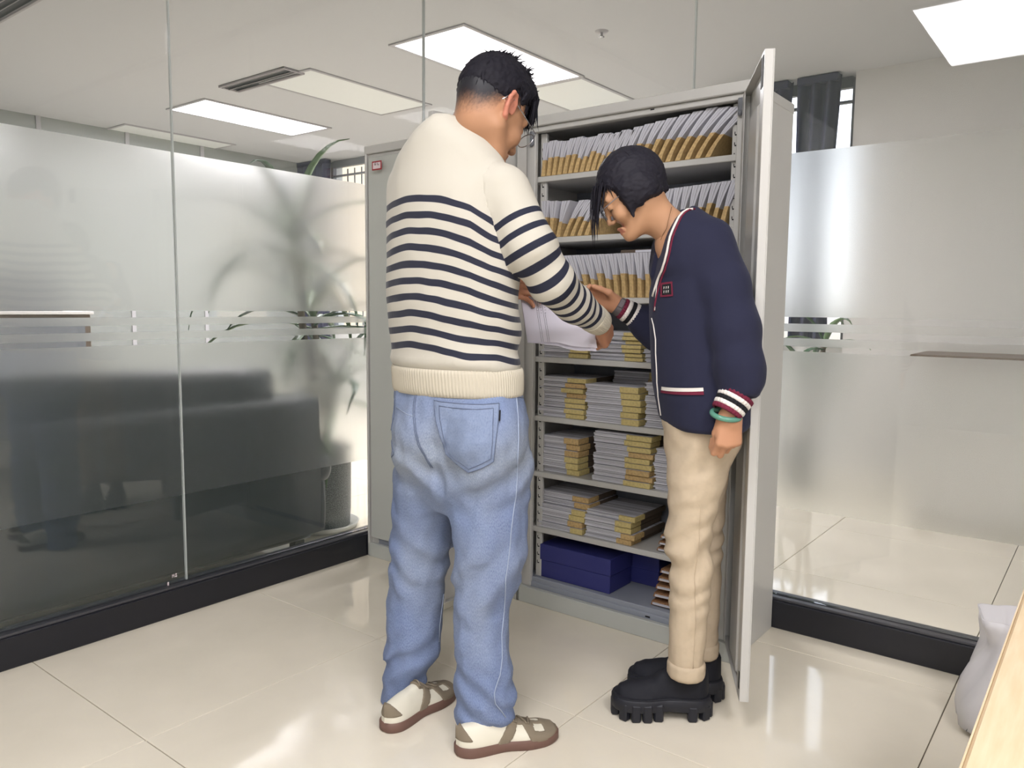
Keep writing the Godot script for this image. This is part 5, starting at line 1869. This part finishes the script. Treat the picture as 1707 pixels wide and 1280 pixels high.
	tube(s, PackedVector3Array([Vector3(0.112, 0.003, -0.009), Vector3(0.116, 0.006, 0), Vector3(0.112, 0.003, 0.009)]), PackedFloat32Array([0.0012]), 6)
	var gl := put("glasses", done(s), M.chrome, t)
	gl.transform = head
	for k in [-1, 1]:
		var ls := begin()
		for i in 24:
			var a := TAU * i / 24
			var b := TAU * (i + 1) / 24
			var c := Vector3(0.112, 0, k * 0.033)
			tri(ls, c, c + Vector3(0, 0.019 * sin(a), 0.025 * cos(a)), c + Vector3(0, 0.019 * sin(b), 0.025 * cos(b)))
		put("lens", done(ls), M.lens, gl)
	# jersey
	var cuff0: Vector3 = MAN_ARM[3].lerp(MAN_ARM[4], 0.70)
	var arm := [MAN_ARM[0], MAN_ARM[1], MAN_ARM[2], MAN_ARM[3], cuff0]
	var arm_path := smoothed(arm)
	var arm_r := [0.066, 0.062, 0.055, 0.048, 0.039]
	var far_r := [0.062, 0.058, 0.055, 0.048, 0.040]
	var adir: Vector3 = (MAN_ARM[4] - MAN_ARM[3]).normalized()
	var nearf := func(p: Vector3) -> float:
		var d := chain(p, arm, arm_r, 0.02)
		d += 0.0035 * ns.get_noise_3d(p.x * 9 + 5, p.y * 14, p.z * 9)
		return smax(d, (p - cuff0).dot(adir) - 0.004, 0.01)
	var torsof := func(p: Vector3) -> float:
		var d := loft(p, torso)
		d = smin(d, cone(p, Vector3(-0.14, 1.425, -0.07), Vector3(-0.02, 1.505, 0.02), 0.055, 0.06), 0.04)
		# shoulder blades and the soft folds above the rib
		d -= 0.010 * exp(-pow((p.y - 1.33) / 0.07, 2.0) - pow((p.x - 0.02) / 0.05, 2.0))
		var low := sstep(1.25, 1.0, p.y)
		var w := p.y + p.x * 0.35
		d += low * 0.0055 * sin(w * 55.0 + 1.6 * ns.get_noise_3d(p.x * 6, p.y * 4, 0.0)) * sstep(-0.12, 0.06, p.x)
		d += 0.004 * ns.get_noise_3d(p.x * 7, p.y * 9, p.z * 7)
		d -= 0.007 * exp(-pow((p.y - 0.985) / 0.016, 2.0))
		return d
	var jerseyf := func(p: Vector3) -> float:
		var d: float = smin(torsof.call(p), nearf.call(p), 0.022)
		d = smin(d, chain(p, MAN_FAR_ARM, far_r, 0.02), 0.03)
		d = smax(d, 0.960 - p.y, 0.012)
		return smax(d, -cone(p, MAN_NECK[0], MAN_NECK[1] - Vector3(0, 0.0, 0.0), 0.062, 0.066), 0.006)
	var seam_ := func(p: Vector3) -> float: return torsof.call(p) - nearf.call(p)
	var bodyj := func(p: Vector3) -> float: return maxf(jerseyf.call(p), seam_.call(p) * 0.5 - 0.0035)
	var sleevej := func(p: Vector3) -> float: return maxf(jerseyf.call(p), -seam_.call(p) * 0.5 - 0.0035)
	var uv := func(p: Vector3, w: int) -> Vector2:
		if w == 1:
			return Vector2(0.5, ((along(p, arm_path) - 0.088) / 0.0362 + 2.0) / 16.0)
		var top := polyline_y(STRIPE_TOP, p.x)
		var low := polyline_y(STRIPE_LOW, p.x)
		return Vector2(0.5, ((top - p.y + 0.004 * ns.get_noise_3d(p.x * 9, p.y * 6, 3.0)) / (top - low) * 9.0 + 2.0) / 16.0)
	# torso bands stop at the tenth, sleeve bands run to the cuff
	var shade := func(n: Array, w: int) -> ArrayMesh:
		var uvs := PackedVector2Array()
		for p in n[0]:
			uvs.append(uv.call(p, w))
		return net_mesh(n, null, uvs)
	var jersey := put("jersey", shade.call(nets(bodyj, Vector3(-0.29, 0.94, -0.38), Vector3(0.25, 1.62, 0.26), 0.0085), 0), M.jersey, t)
	put("sleeve", shade.call(nets(sleevej, Vector3(0.0, 1.02, -0.16), Vector3(0.40, 1.52, 0.24), 0.0075), 1), M.jersey_sleeve, jersey)
	put("hem_rib", rib_band(torso, 0.900, 0.968, 0.009, 130, 0.0009), M.jersey_rib, jersey)
	put("cuff_rib", rib_tube(MAN_ARM[3].lerp(MAN_ARM[4], 0.66), MAN_ARM[4] + adir * 0.004, 0.040, 0.035, 46, 0.0008), M.jersey_rib, jersey)
	var fdir: Vector3 = (MAN_FAR_ARM[4] - MAN_FAR_ARM[3]).normalized()
	put("cuff_rib", rib_tube(MAN_FAR_ARM[4] - fdir * 0.045, MAN_FAR_ARM[4] + fdir * 0.006, 0.041, 0.036, 46, 0.0008), M.jersey_rib, jersey)
	var ndir: Vector3 = (MAN_NECK[0] - MAN_NECK[1]).normalized()
	put("collar_rib", rib_tube(MAN_NECK[1] + ndir * 0.012, MAN_NECK[1] + ndir * 0.040, 0.073, 0.066, 80, 0.0006, 0.98), M.jersey_rib, jersey)
	# jeans
	var jeansf := func(p: Vector3) -> float:
		var dh := loft(p, hips)
		var df := loft(p, leg_far)
		var dn := loft(p, leg_near)
		var d := smin(dh, smin(df, dn, 0.012), 0.035)
		d = smin(d, egg(p, MAN_BUTT[0], Vector3(0.085, 0.095, 0.085)), 0.04)
		d = smin(d, egg(p, MAN_BUTT[1], Vector3(0.090, 0.100, 0.085)), 0.04)
		d += 0.013 * sstep(0.04, 0.14, p.x) * exp(-pow((p.y - 0.69) / 0.13, 2.0))
		# cloth: drag lines below the seat, creases behind the knees, stacking at the hems
		var leg := p.x < -0.035
		var n := ns.get_noise_3d(p.x * 5, p.y * 3, p.z * 5)
		var seat := exp(-pow((p.y - 0.70) / 0.07, 2.0))
		d += seat * 0.006 * sin((p.y * 0.9 + (p.x + 0.05) * (0.8 if leg else -0.7)) * 75.0 + n * 3.0)
		var knee := exp(-pow((p.y - 0.44) / 0.10, 2.0))
		d += knee * 0.0055 * sin((p.y + p.x * (0.5 if leg else -0.55)) * 62.0 + n * 4.0)
		var hem := exp(-pow((p.y - 0.12) / 0.085, 2.0))
		d += hem * 0.0065 * sin((p.y + p.x * (-0.7 if leg else 0.6)) * 80.0 + n * 3.5)
		d += 0.006 * ns.get_noise_3d(p.x * 9, p.y * 5, p.z * 9) + 0.0045 * ns.get_noise_3d(p.x * 20, p.y * 13, p.z * 20) + 0.002 * ns.get_noise_3d(p.x * 30, p.y * 45, p.z * 30)
		# the cleft under the seat
		var cleft := p.x + 0.068 - (0.80 - p.y) * 0.16
		d += 0.011 * exp(-pow(cleft / 0.011, 2.0)) * sstep(0.62, 0.68, p.y) * sstep(0.84, 0.78, p.y)
		return smax(d, p.y - 0.924, 0.008)
	var pn := nets(jeansf, Vector3(-0.30, 0.0, -0.34), Vector3(0.24, 0.95, 0.28), 0.0085)
	var blue := Color(0.505, 0.565, 0.69).srgb_to_linear()
	var worn := Color(0.60, 0.635, 0.685).srgb_to_linear()
	var deep := Color(0.375, 0.44, 0.60).srgb_to_linear()
	var pcol := tinted(pn, func(p: Vector3) -> Color:
		var w := exp(-pow((p.y - 0.75) / 0.10, 2.0)) * 0.85 + 0.35 * exp(-pow((p.y - 0.42) / 0.14, 2.0))
		w += 0.35 * ns.get_noise_3d(p.x * 7, p.y * 4, p.z * 7)
		var c := blue.lerp(worn, clampf(w, 0.0, 1.0))
		var side := sstep(0.10, 0.145, absf(p.x + 0.04)) * sstep(0.9, 0.6, p.y)
		return c.lerp(deep, clampf(0.25 * side + 0.3 * ns.get_noise_3d(p.x * 4 + 9, p.y * 3, p.z * 4), 0.0, 1.0)))
	var jeans := put("jeans", net_mesh(pn, pcol), M.denim, t)
	var pk := put("back_pocket", patch(jeansf, POCKET, 0.0035), M.denim_patch, jeans)
	for line in [POCKET + [POCKET[0]], POCKET_IN + [POCKET_IN[0]]]:
		put("stitching", draped(jeansf, line, 0.0011, 0.0038), M.stitch, pk)
	var fine := POCKET.map(func(q): return q.lerp(Vector2(0.0, 0.80), 0.0) )
	put("pocket_tab", patch(jeansf, TAB, 0.0055), M.knit_black, pk)
	put("stitching", draped(jeansf, POCKET_FAR, 0.0011, 0.001), M.stitch, jeans)
	for k in [-1, 1]:
		put("seam", draped(jeansf, BACK_SEAM.map(func(q): return q + Vector2(0.0022 * k, 0)), 0.0010, 0.0008), M.stitch, jeans)
	put("seam", draped(jeansf, YOKE, 0.0010, 0.0008), M.stitch_pale, jeans)
	put("seam", draped(jeansf, SIDE_SEAM, 0.0016, 0.0006), M.stitch_pale, jeans)
	put("seam", draped(jeansf, SEAM_FAR, 0.0013, 0.0006), M.stitch_pale, jeans)
	put("seam", draped(jeansf, WAIST_TOP, 0.0013, 0.0012), M.stitch, jeans)
	put("seam", draped(jeansf, WAIST_LOW, 0.0012, 0.0010), M.stitch, jeans)
	put("pocket_edge", draped(jeansf, FRONT_POCKET, 0.0018, 0.0012), M.stitch_pale, jeans)
	sneaker(t, MAN_SHOE_NEAR, 1.0)
	sneaker(t, MAN_SHOE_FAR, -1.0)

func polyline_y(line: Array, x: float) -> float:
	if x <= line[0].x:
		return line[0].y
	for i in line.size() - 1:
		if x <= line[i + 1].x:
			return cubic_interpolate(line[i].y, line[i + 1].y, line[maxi(i - 1, 0)].y, line[mini(i + 2, line.size() - 1)].y, (x - line[i].x) / (line[i + 1].x - line[i].x))
	return line[-1].y

func line_x(line: Array, y: float) -> float:  # a falling line read at a height
	if y >= line[0].y:
		return line[0].x
	for i in line.size() - 1:
		if y >= line[i + 1].y:
			return lerpf(line[i].x, line[i + 1].x, (line[i].y - y) / (line[i].y - line[i + 1].y))
	return line[-1].x

# ---------------------------------------------------------------- the woman
func make_woman() -> void:
	var t := thing("person", "woman in long navy cardigan, beige trousers and chunky black boots, bending forward", "person", WOM_AT, 0.6617)
	var ns := FastNoiseLite.new()
	ns.seed = 8
	ns.frequency = 1.0
	ns.fractal_octaves = 2
	var torso := make_loft(WOM_TORSO, 0.0)
	var leg_near := make_loft(WOM_LEG_NEAR, 0.0)
	var leg_far := make_loft(WOM_LEG_FAR, 0.0)
	var sc := 0.875
	var fw := Vector3(-0.80, -0.59, -0.10).normalized()
	var rt := fw.cross(Vector3.UP).normalized()
	var head := Transform3D(Basis(fw * sc, rt.cross(fw).normalized() * sc, rt * sc), WOM_HEAD[0])
	var base := Color(0.745, 0.57, 0.44).srgb_to_linear()
	var dark := Color(0.16, 0.13, 0.13).srgb_to_linear()
	var hn := head_net(head, WOM_NECK, [0.050, 0.050, 0.056], 1.0)
	var hcol := tinted(hn, func(p: Vector3) -> Color:
		var c := base
		if p.x > 0.07 and absf(p.y + 0.068) < 0.011 and absf(p.z) < 0.022:
			c = c.lerp(Color(0.70, 0.38, 0.35).srgb_to_linear(), 0.55)
		if p.x > 0.055 and absf(p.y - 0.027 + absf(p.z) * 0.08) < 0.003 and absf(p.z) > 0.012 and absf(p.z) < 0.05:
			c = c.lerp(dark, 0.75)
		if p.x > 0.07 and absf(p.y + 0.006 - 0.0) < 0.0022 and absf(absf(p.z) - 0.031) < 0.014:
			c = c.lerp(dark, 0.85)
		if p.x < 0.05 and p.y > -0.02 and absf(p.z) < 0.08:
			c = c.lerp(dark, sstep(-0.03, 0.02, p.y) * sstep(0.06, 0.03, p.x))
		return c)
	hn = moved(hn, head)
	# far hand holds the sheet's upper corner, near hand hangs as a loose fist
	var w1 := aimed(WOM_HAND_FAR[0], Vector3(-0.90, 0.40, 0.02), Vector3(0.30, 0.42, -0.86))
	var b1 := hand_bones(w1, 0.84, -1.0, [[0.35, 0.9, 0.6], [0.5, 1.1, 0.7], [0.65, 1.2, 0.7], [0.8, 1.2, 0.7]], [0.75, -0.35, 0.55, 0.97, -0.15, 0.05])
	var n1 := hand_net(b1)
	var w2 := aimed(WOM_HAND[0] + Vector3(0.012, 0.008, 0), Vector3(-0.05, -0.99, 0.06), Vector3(0.15, 0.05, 0.98))
	var b2 := hand_bones(w2, 0.90, 1.0, [[0.70, 1.45, 0.9], [0.75, 1.5, 0.9], [0.95, 1.5, 0.9], [1.15, 1.45, 0.9]], [0.92, -0.35, 0.22, 0.93, -0.35, -0.10])
	var n2 := hand_net(b2)
	var bodyf := func(p: Vector3) -> float:
		var d := cone(p, WOM_BODY[0], WOM_BODY[1], 0.085, 0.075)
		d = smin(d, cone(p, WOM_BODY[1], WOM_BODY[2], 0.075, 0.080), 0.04)
		d = smin(d, cone(p, WOM_BODY[2], WOM_BODY[3] + Vector3(-0.03, 0, 0), 0.080, 0.066), 0.04)
		d = smin(d, cone(p, WOM_BODY[3], WOM_NECK[1], 0.064, 0.052), 0.04)
		d = smin(d, chain(p, WOM_ARM, [0.042, 0.040, 0.036, 0.030, 0.026], 0.02), 0.03)
		d = smin(d, chain(p, WOM_FAR_ARM, [0.042, 0.040, 0.035, 0.031, 0.028, 0.024], 0.02), 0.03)
		d = smin(d, chain(p, [WOM_SHINS[0], WOM_SHINS[1], WOM_SHINS[2]], [0.026, 0.038, 0.058], 0.02), 0.04)
		return smin(d, chain(p, [WOM_SHINS[3], WOM_SHINS[4], WOM_SHINS[5]], [0.026, 0.038, 0.058], 0.02), 0.04)
	var bn := nets(bodyf, Vector3(-0.24, 0.05, -0.28), Vector3(0.18, 1.42, 0.22), 0.013)
	var cols := hcol
	var rest := PackedColorArray()
	rest.resize(n1[0].size() + n2[0].size() + bn[0].size())
	rest.fill(base)
	for i in n1[0].size() + n2[0].size():
		rest[i] = base.lerp(Color(0.78, 0.50, 0.40).srgb_to_linear(), 0.22)
	cols.append_array(rest)
	put("body", net_mesh(joined([hn, n1, n2, bn]), cols), M.skin, t)
	# hair: a short bob with a pointed lock before the ear and a fringe that hangs free
	var hairf := func(p: Vector3) -> float:
		var q := Vector3(p.x, p.y, absf(p.z))
		var d := egg(p, Vector3(-0.014, 0.034, 0), Vector3(0.104, 0.100, 0.089))
		d = smin(d, cone(q, Vector3(-0.02, 0.01, 0.062), Vector3(-0.05, -0.035, 0.045), 0.034, 0.020), 0.02)
		d = smin(d, cone(q, Vector3(0.020, 0.02, 0.072), Vector3(0.046, -0.062, 0.070), 0.022, 0.005), 0.02)
		d = smin(d, egg(q, Vector3(-0.012, -0.006, 0.070), Vector3(0.052, 0.048, 0.030)), 0.02)
		d = smin(d, cone(p, Vector3(-0.06, -0.02, 0), Vector3(-0.075, -0.048, 0), 0.04, 0.018), 0.02)
		d += 0.003 * ns.get_noise_3d(p.x * 50, p.y * 110, p.z * 110)
		var front := 0.050 if p.y < 0.03 else lerpf(0.050, 0.085, sstep(0.03, 0.085, p.y))
		d = smax(d, p.x - front - 0.004 * ns.get_noise_3d(0, p.y * 150, p.z * 150), 0.010)
		var low := -0.054 if p.x < -0.045 else lerpf(-0.054, -0.046, sstep(-0.045, -0.02, p.x))
		if p.x > -0.01:
			low = lerpf(-0.046, -0.080, sstep(-0.01, 0.03, p.x))
		return smax(d, low - p.y + 0.006 * ns.get_noise_3d(p.x * 160, 0, p.z * 160), 0.010)
	var hair := put("hair", net_mesh(moved(nets(hairf, Vector3(-0.14, -0.10, -0.12), Vector3(0.11, 0.15, 0.12), 0.0038), head)), M.hair_woman, t)
	var g := RandomNumberGenerator.new()
	g.seed = 29
	var s := begin()
	for i in 900:
		var y := g.randf_range(-0.03, 0.132)
		var a := g.randf_range(0, TAU)
		var v := (y - 0.034) / 0.100
		if absf(v) > 1.0:
			continue
		var r := sqrt(1.0 - v * v)
		var root := Vector3(-0.014 + 0.103 * r * cos(a), y, 0.088 * r * sin(a))
		if root.x > (0.045 if y < 0.05 else 0.09):
			continue
		var out_ := Vector3(root.x + 0.014, root.y - 0.034, root.z * 1.2).normalized()
		var flow := root - Vector3(-0.03, 0.14, 0.0)
		flow = (flow - out_ * flow.dot(out_)).normalized()
		strand(s, root - out_ * 0.003, (flow + out_ * g.randf_range(-0.05, 0.10) + Vector3(g.randf_range(-0.1, 0.1), 0, g.randf_range(-0.1, 0.1))).normalized(), g.randf_range(0.03, 0.055), g.randf_range(0.0014, 0.0026), -out_ * 0.3)
	for i in 40:  # frayed lower edge of the side lock
		var u := g.randf()
		strand(s, Vector3(lerpf(-0.01, 0.046, u), lerpf(-0.022, -0.040, u), g.randf_range(0.070, 0.082)), Vector3(0.25, -0.95, -0.05), g.randf_range(0.014, 0.028), 0.002, Vector3(0.2, 0, 0))
	var st := put("strand", done(s), M.hair_woman, hair)
	st.transform = head
	st.set_meta("kind", "stuff")
	# the fringe falls straight down from the forehead
	s = begin()
	var down := (head.basis.inverse() * Vector3(0, -1, 0)).normalized()
	for i in 70:
		var z := g.randf_range(-0.065, 0.045)
		var root := Vector3(0.080 - z * z * 5.0 + g.randf_range(-0.010, 0.008), 0.070 + g.randf_range(-0.015, 0.015), z)
		var l := g.randf_range(0.08, 0.165) if z < 0.02 else g.randf_range(0.05, 0.10)
		strand(s, root, (down + Vector3(0.35, 0.0, g.randf_range(-0.08, 0.08))).normalized(), l, g.randf_range(0.0012, 0.0024), (down * 0.15 - Vector3(0.22, 0, 0)))
	st = put("fringe", done(s), M.hair_woman, hair)
	st.transform = head
	st.set_meta("kind", "stuff")
	# thin spectacles under the fringe
	s = begin()
	for k in [-1, 1]:
		var pts := PackedVector3Array()
		for i in 25:
			var a := TAU * i / 24
			pts.append(Vector3(0.108, -0.002 + 0.019 * sin(a), k * 0.033 + 0.0245 * cos(a)))
		tube(s, pts, PackedFloat32Array([0.0011]), 6, false)
		tube(s, PackedVector3Array([Vector3(0.108, 0.006, k * 0.057), Vector3(0.098, 0.008, k * 0.068), Vector3(0.03, 0.012, k * 0.076)]), PackedFloat32Array([0.0012]), 6)
	tube(s, PackedVector3Array([Vector3(0.108, 0.001, -0.009), Vector3(0.113, 0.004, 0), Vector3(0.108, 0.001, 0.009)]), PackedFloat32Array([0.0011]), 6)
	put("glasses", done(s), M.frame, t).transform = head
	# trousers
	var pantsf := func(p: Vector3) -> float:
		var d := smin(loft(p, leg_near), loft(p, leg_far), 0.010)
		d = smin(d, cone(p, Vector3(0.05, 0.80, 0.02), Vector3(0.05, 0.86, 0.0), 0.10, 0.10), 0.04)
		var n := ns.get_noise_3d(p.x * 6, p.y * 4, p.z * 6)
		var knee := exp(-pow((p.y - 0.47) / 0.12, 2.0))
		d += (0.0008 + 0.0036 * knee) * sin((p.y - p.x * 0.55) * 88.0 + n * 5.0)
		var hip := exp(-pow((p.y - 0.76) / 0.07, 2.0))
		d += hip * 0.004 * sin((p.y * 0.5 - p.x) * 75.0 + n * 3.0)
		d += 0.003 * ns.get_noise_3d(p.x * 14, p.y * 10, p.z * 14)
		return smax(d, p.y - 0.88, 0.01)
	var pants := put("trousers", net_mesh(nets(pantsf, Vector3(-0.12, 0.08, -0.22), Vector3(0.20, 0.90, 0.18), 0.008)), M.chino, t)
	put("turn_up", rib_band(leg_near, 0.128, 0.170, 0.0055, 12, 0.0006, 6), M.chino, pants)
	put("turn_up", rib_band(leg_far, 0.128, 0.170, 0.0055, 12, 0.0006, 6), M.chino, pants)
	put("seam", draped(pantsf, [Vector2(0.028, 0.62), Vector2(0.030, 0.50), Vector2(0.022, 0.42), Vector2(0.030, 0.30), Vector2(0.028, 0.17)], 0.0010, 0.0005), M.chino, pants)
	# cardigan
	var arm_r := [0.066, 0.063, 0.062, 0.058, 0.046]
	var adir: Vector3 = (WOM_ARM[4] - WOM_ARM[3]).normalized()
	var end1: Vector3 = WOM_ARM[4]
	var far := [WOM_FAR_ARM[0], WOM_FAR_ARM[1], WOM_FAR_ARM[2], WOM_FAR_ARM[3], WOM_FAR_ARM[4]]
	var far_r := [0.062, 0.058, 0.056, 0.046, 0.036]
	var cardf := func(p: Vector3) -> float:
		var d := loft(p, torso)
		d += 0.004 * ns.get_noise_3d(p.x * 6, p.y * 2.5, p.z * 6)
		var arm := chain(p, WOM_ARM, arm_r, 0.02)
		arm -= 0.010 * exp(-pow((p.y - 0.935) / 0.03, 2.0)) * sstep(0.06, 0.14, p.x)
		arm += 0.004 * ns.get_noise_3d(p.x * 10, p.y * 8, p.z * 10)
		arm = smax(arm, (p - end1).dot(adir) - 0.012, 0.012)
		d = smin(d, arm, 0.016)
		var fa := chain(p, far, far_r, 0.02)
		fa = smax(fa, (p - far[4]).dot((far[4] - far[3]).normalized()) - 0.006, 0.01)
		d = smin(d, fa, 0.02)
		# neck opening and the V at the front
		var edge := line_x(COLLAR_LINE, p.y) - (0.0 if p.z > 0.0 else 0.010)
		d = smax(d, -maxf(p.x - edge, 1.195 - p.y) * 0.9, 0.004)
		return smax(d, 0.808 + 0.02 * sstep(0.06, 0.14, absf(p.x - 0.05)) - p.y, 0.016)
	var card := put("cardigan", net_mesh(nets(cardf, Vector3(-0.20, 0.78, -0.30), Vector3(0.22, 1.42, 0.28), 0.0075)), M.navy_knit, t)
	var upper := COLLAR_LINE
	put("collar_trim", draped(cardf, upper.map(func(q): return q + Vector2(-0.004, 0.001)), 0.0042, 0.0005), M.knit_black, card)
	put("collar_trim", draped(cardf, upper.map(func(q): return q + Vector2(0.0015, 0)), 0.0032, 0.0022), M.knit_white, card)
	put("collar_trim", draped(cardf, upper.map(func(q): return q + Vector2(0.0075, 0)), 0.0026, 0.0010), M.knit_red, card)
	put("zip_tape", draped(cardf, FRONT_EDGE, 0.0018, 0.0012), M.knit_white, card)
	put("zip_tape", draped(cardf, FRONT_EDGE.map(func(q): return q + Vector2(-0.006, 0)), 0.003, -0.0006), M.knit_black, card)
	put("zip_tape", draped(cardf, SLIDE_EDGE, 0.0014, 0.0012), M.knit_white, card)
	var bd := put("badge", patch(cardf, PATCH, 0.0022, 0.004), M.knit_red, card)
	var pc: Vector2 = (PATCH[0] + PATCH[1] + PATCH[2] + PATCH[3]) / 4.0
	put("badge_field", patch(cardf, PATCH.map(func(q): return pc + (q - pc) * 0.74), 0.0030, 0.004), M.knit_black, bd)
	var pu: Vector2 = (PATCH[1] - PATCH[0])
	var pv: Vector2 = (PATCH[3] - PATCH[0])
	var dashes := begin()
	for r in 2:
		for q in [0, 1, 2]:
			var o: Vector2 = PATCH[0] + pu * (0.24 + 0.18 * q) + pv * (0.26 + 0.28 * r)
			var z := drop(cardf, o.x, o.y)
			bx(dashes, Vector3(o.x + 0.0012, o.y - 0.004, z + 0.0058), Vector3(0.0014, 0.0062, 0.0012))
			bx(dashes, Vector3(o.x + 0.0030, o.y - (0.002 if (q + r) % 2 else 0.006), z + 0.0058), Vector3(0.0032, 0.0014, 0.0012))
			bx(dashes, Vector3(o.x + 0.0030, o.y - 0.004, z + 0.0058), Vector3(0.0030, 0.0012, 0.0012))
	put("badge_lettering", done(dashes), M.knit_white, bd)
	put("pocket_trim", patch(cardf, POCKET_TRIM, 0.0035, 0.004), M.knit_white, card)
	put("pocket_trim", patch(cardf, POCKET_RED, 0.0030, 0.004), M.knit_red, card)
	# striped cuffs: bands from the wrist upwards
	var cuff := func(a: Vector3, b: Vector3, ra: float, rb: float, bands: Array):
		var n := bands.size()
		for i in n:
			put("cuff_band", rib_tube(a.lerp(b, float(i) / n), a.lerp(b, float(i + 1) / n), lerpf(ra, rb, float(i) / n), lerpf(ra, rb, float(i + 1) / n), 26, 0.0010), bands[i], card)
	cuff.call(WOM_CUFF[0], WOM_CUFF[1], 0.037, 0.044, [M.knit_red, M.knit_white, M.knit_black, M.knit_white, M.knit_red])
	cuff.call(WOM_FAR_ARM[5].lerp(WOM_FAR_ARM[4], 0.18), WOM_FAR_ARM[4] + Vector3(0.012, -0.008, 0), 0.029, 0.036, [M.knit_red, M.knit_white, M.knit_black, M.knit_white, M.knit_red])
	# jewellery and watch
	put("bangle", ring(WOM_BANGLE[0], Vector3(0.10, 1, 0.30), 0.0335, 0.030, 0.0066, Vector3(1, -0.10, 0)), M.jade, t)
	put("necklace", draped(func(p: Vector3) -> float: return minf(cone(p, WOM_NECK[0], WOM_NECK[1], 0.0505, 0.0565), 9.0), NECKLACE, 0.0007, 0.0006), M.thread_gold, t)
	var wa: Vector3 = WOM_FAR_ARM[5].lerp(WOM_FAR_ARM[4], -0.12)
	var wb: Vector3 = WOM_FAR_ARM[5].lerp(WOM_FAR_ARM[4], 0.34)
	var watch := put("watch", rib_tube(wa, wb, 0.0262, 0.0285, 20, 0.0002), M.watch, t)
	var wdir := (wb - wa).normalized()
	var wc := begin()
	bx(wc, (wa + wb) / 2 + Vector3(0.002, 0.010, 0.027), Vector3(0.016, 0.026, 0.007), 0.002, Basis(Vector3(0, 0, 1), -0.45))
	put("watch_face", done(wc), M.watch_face, watch)
	boot(t, WOM_SHOE_NEAR)
	boot(t, WOM_SHOE_FAR)
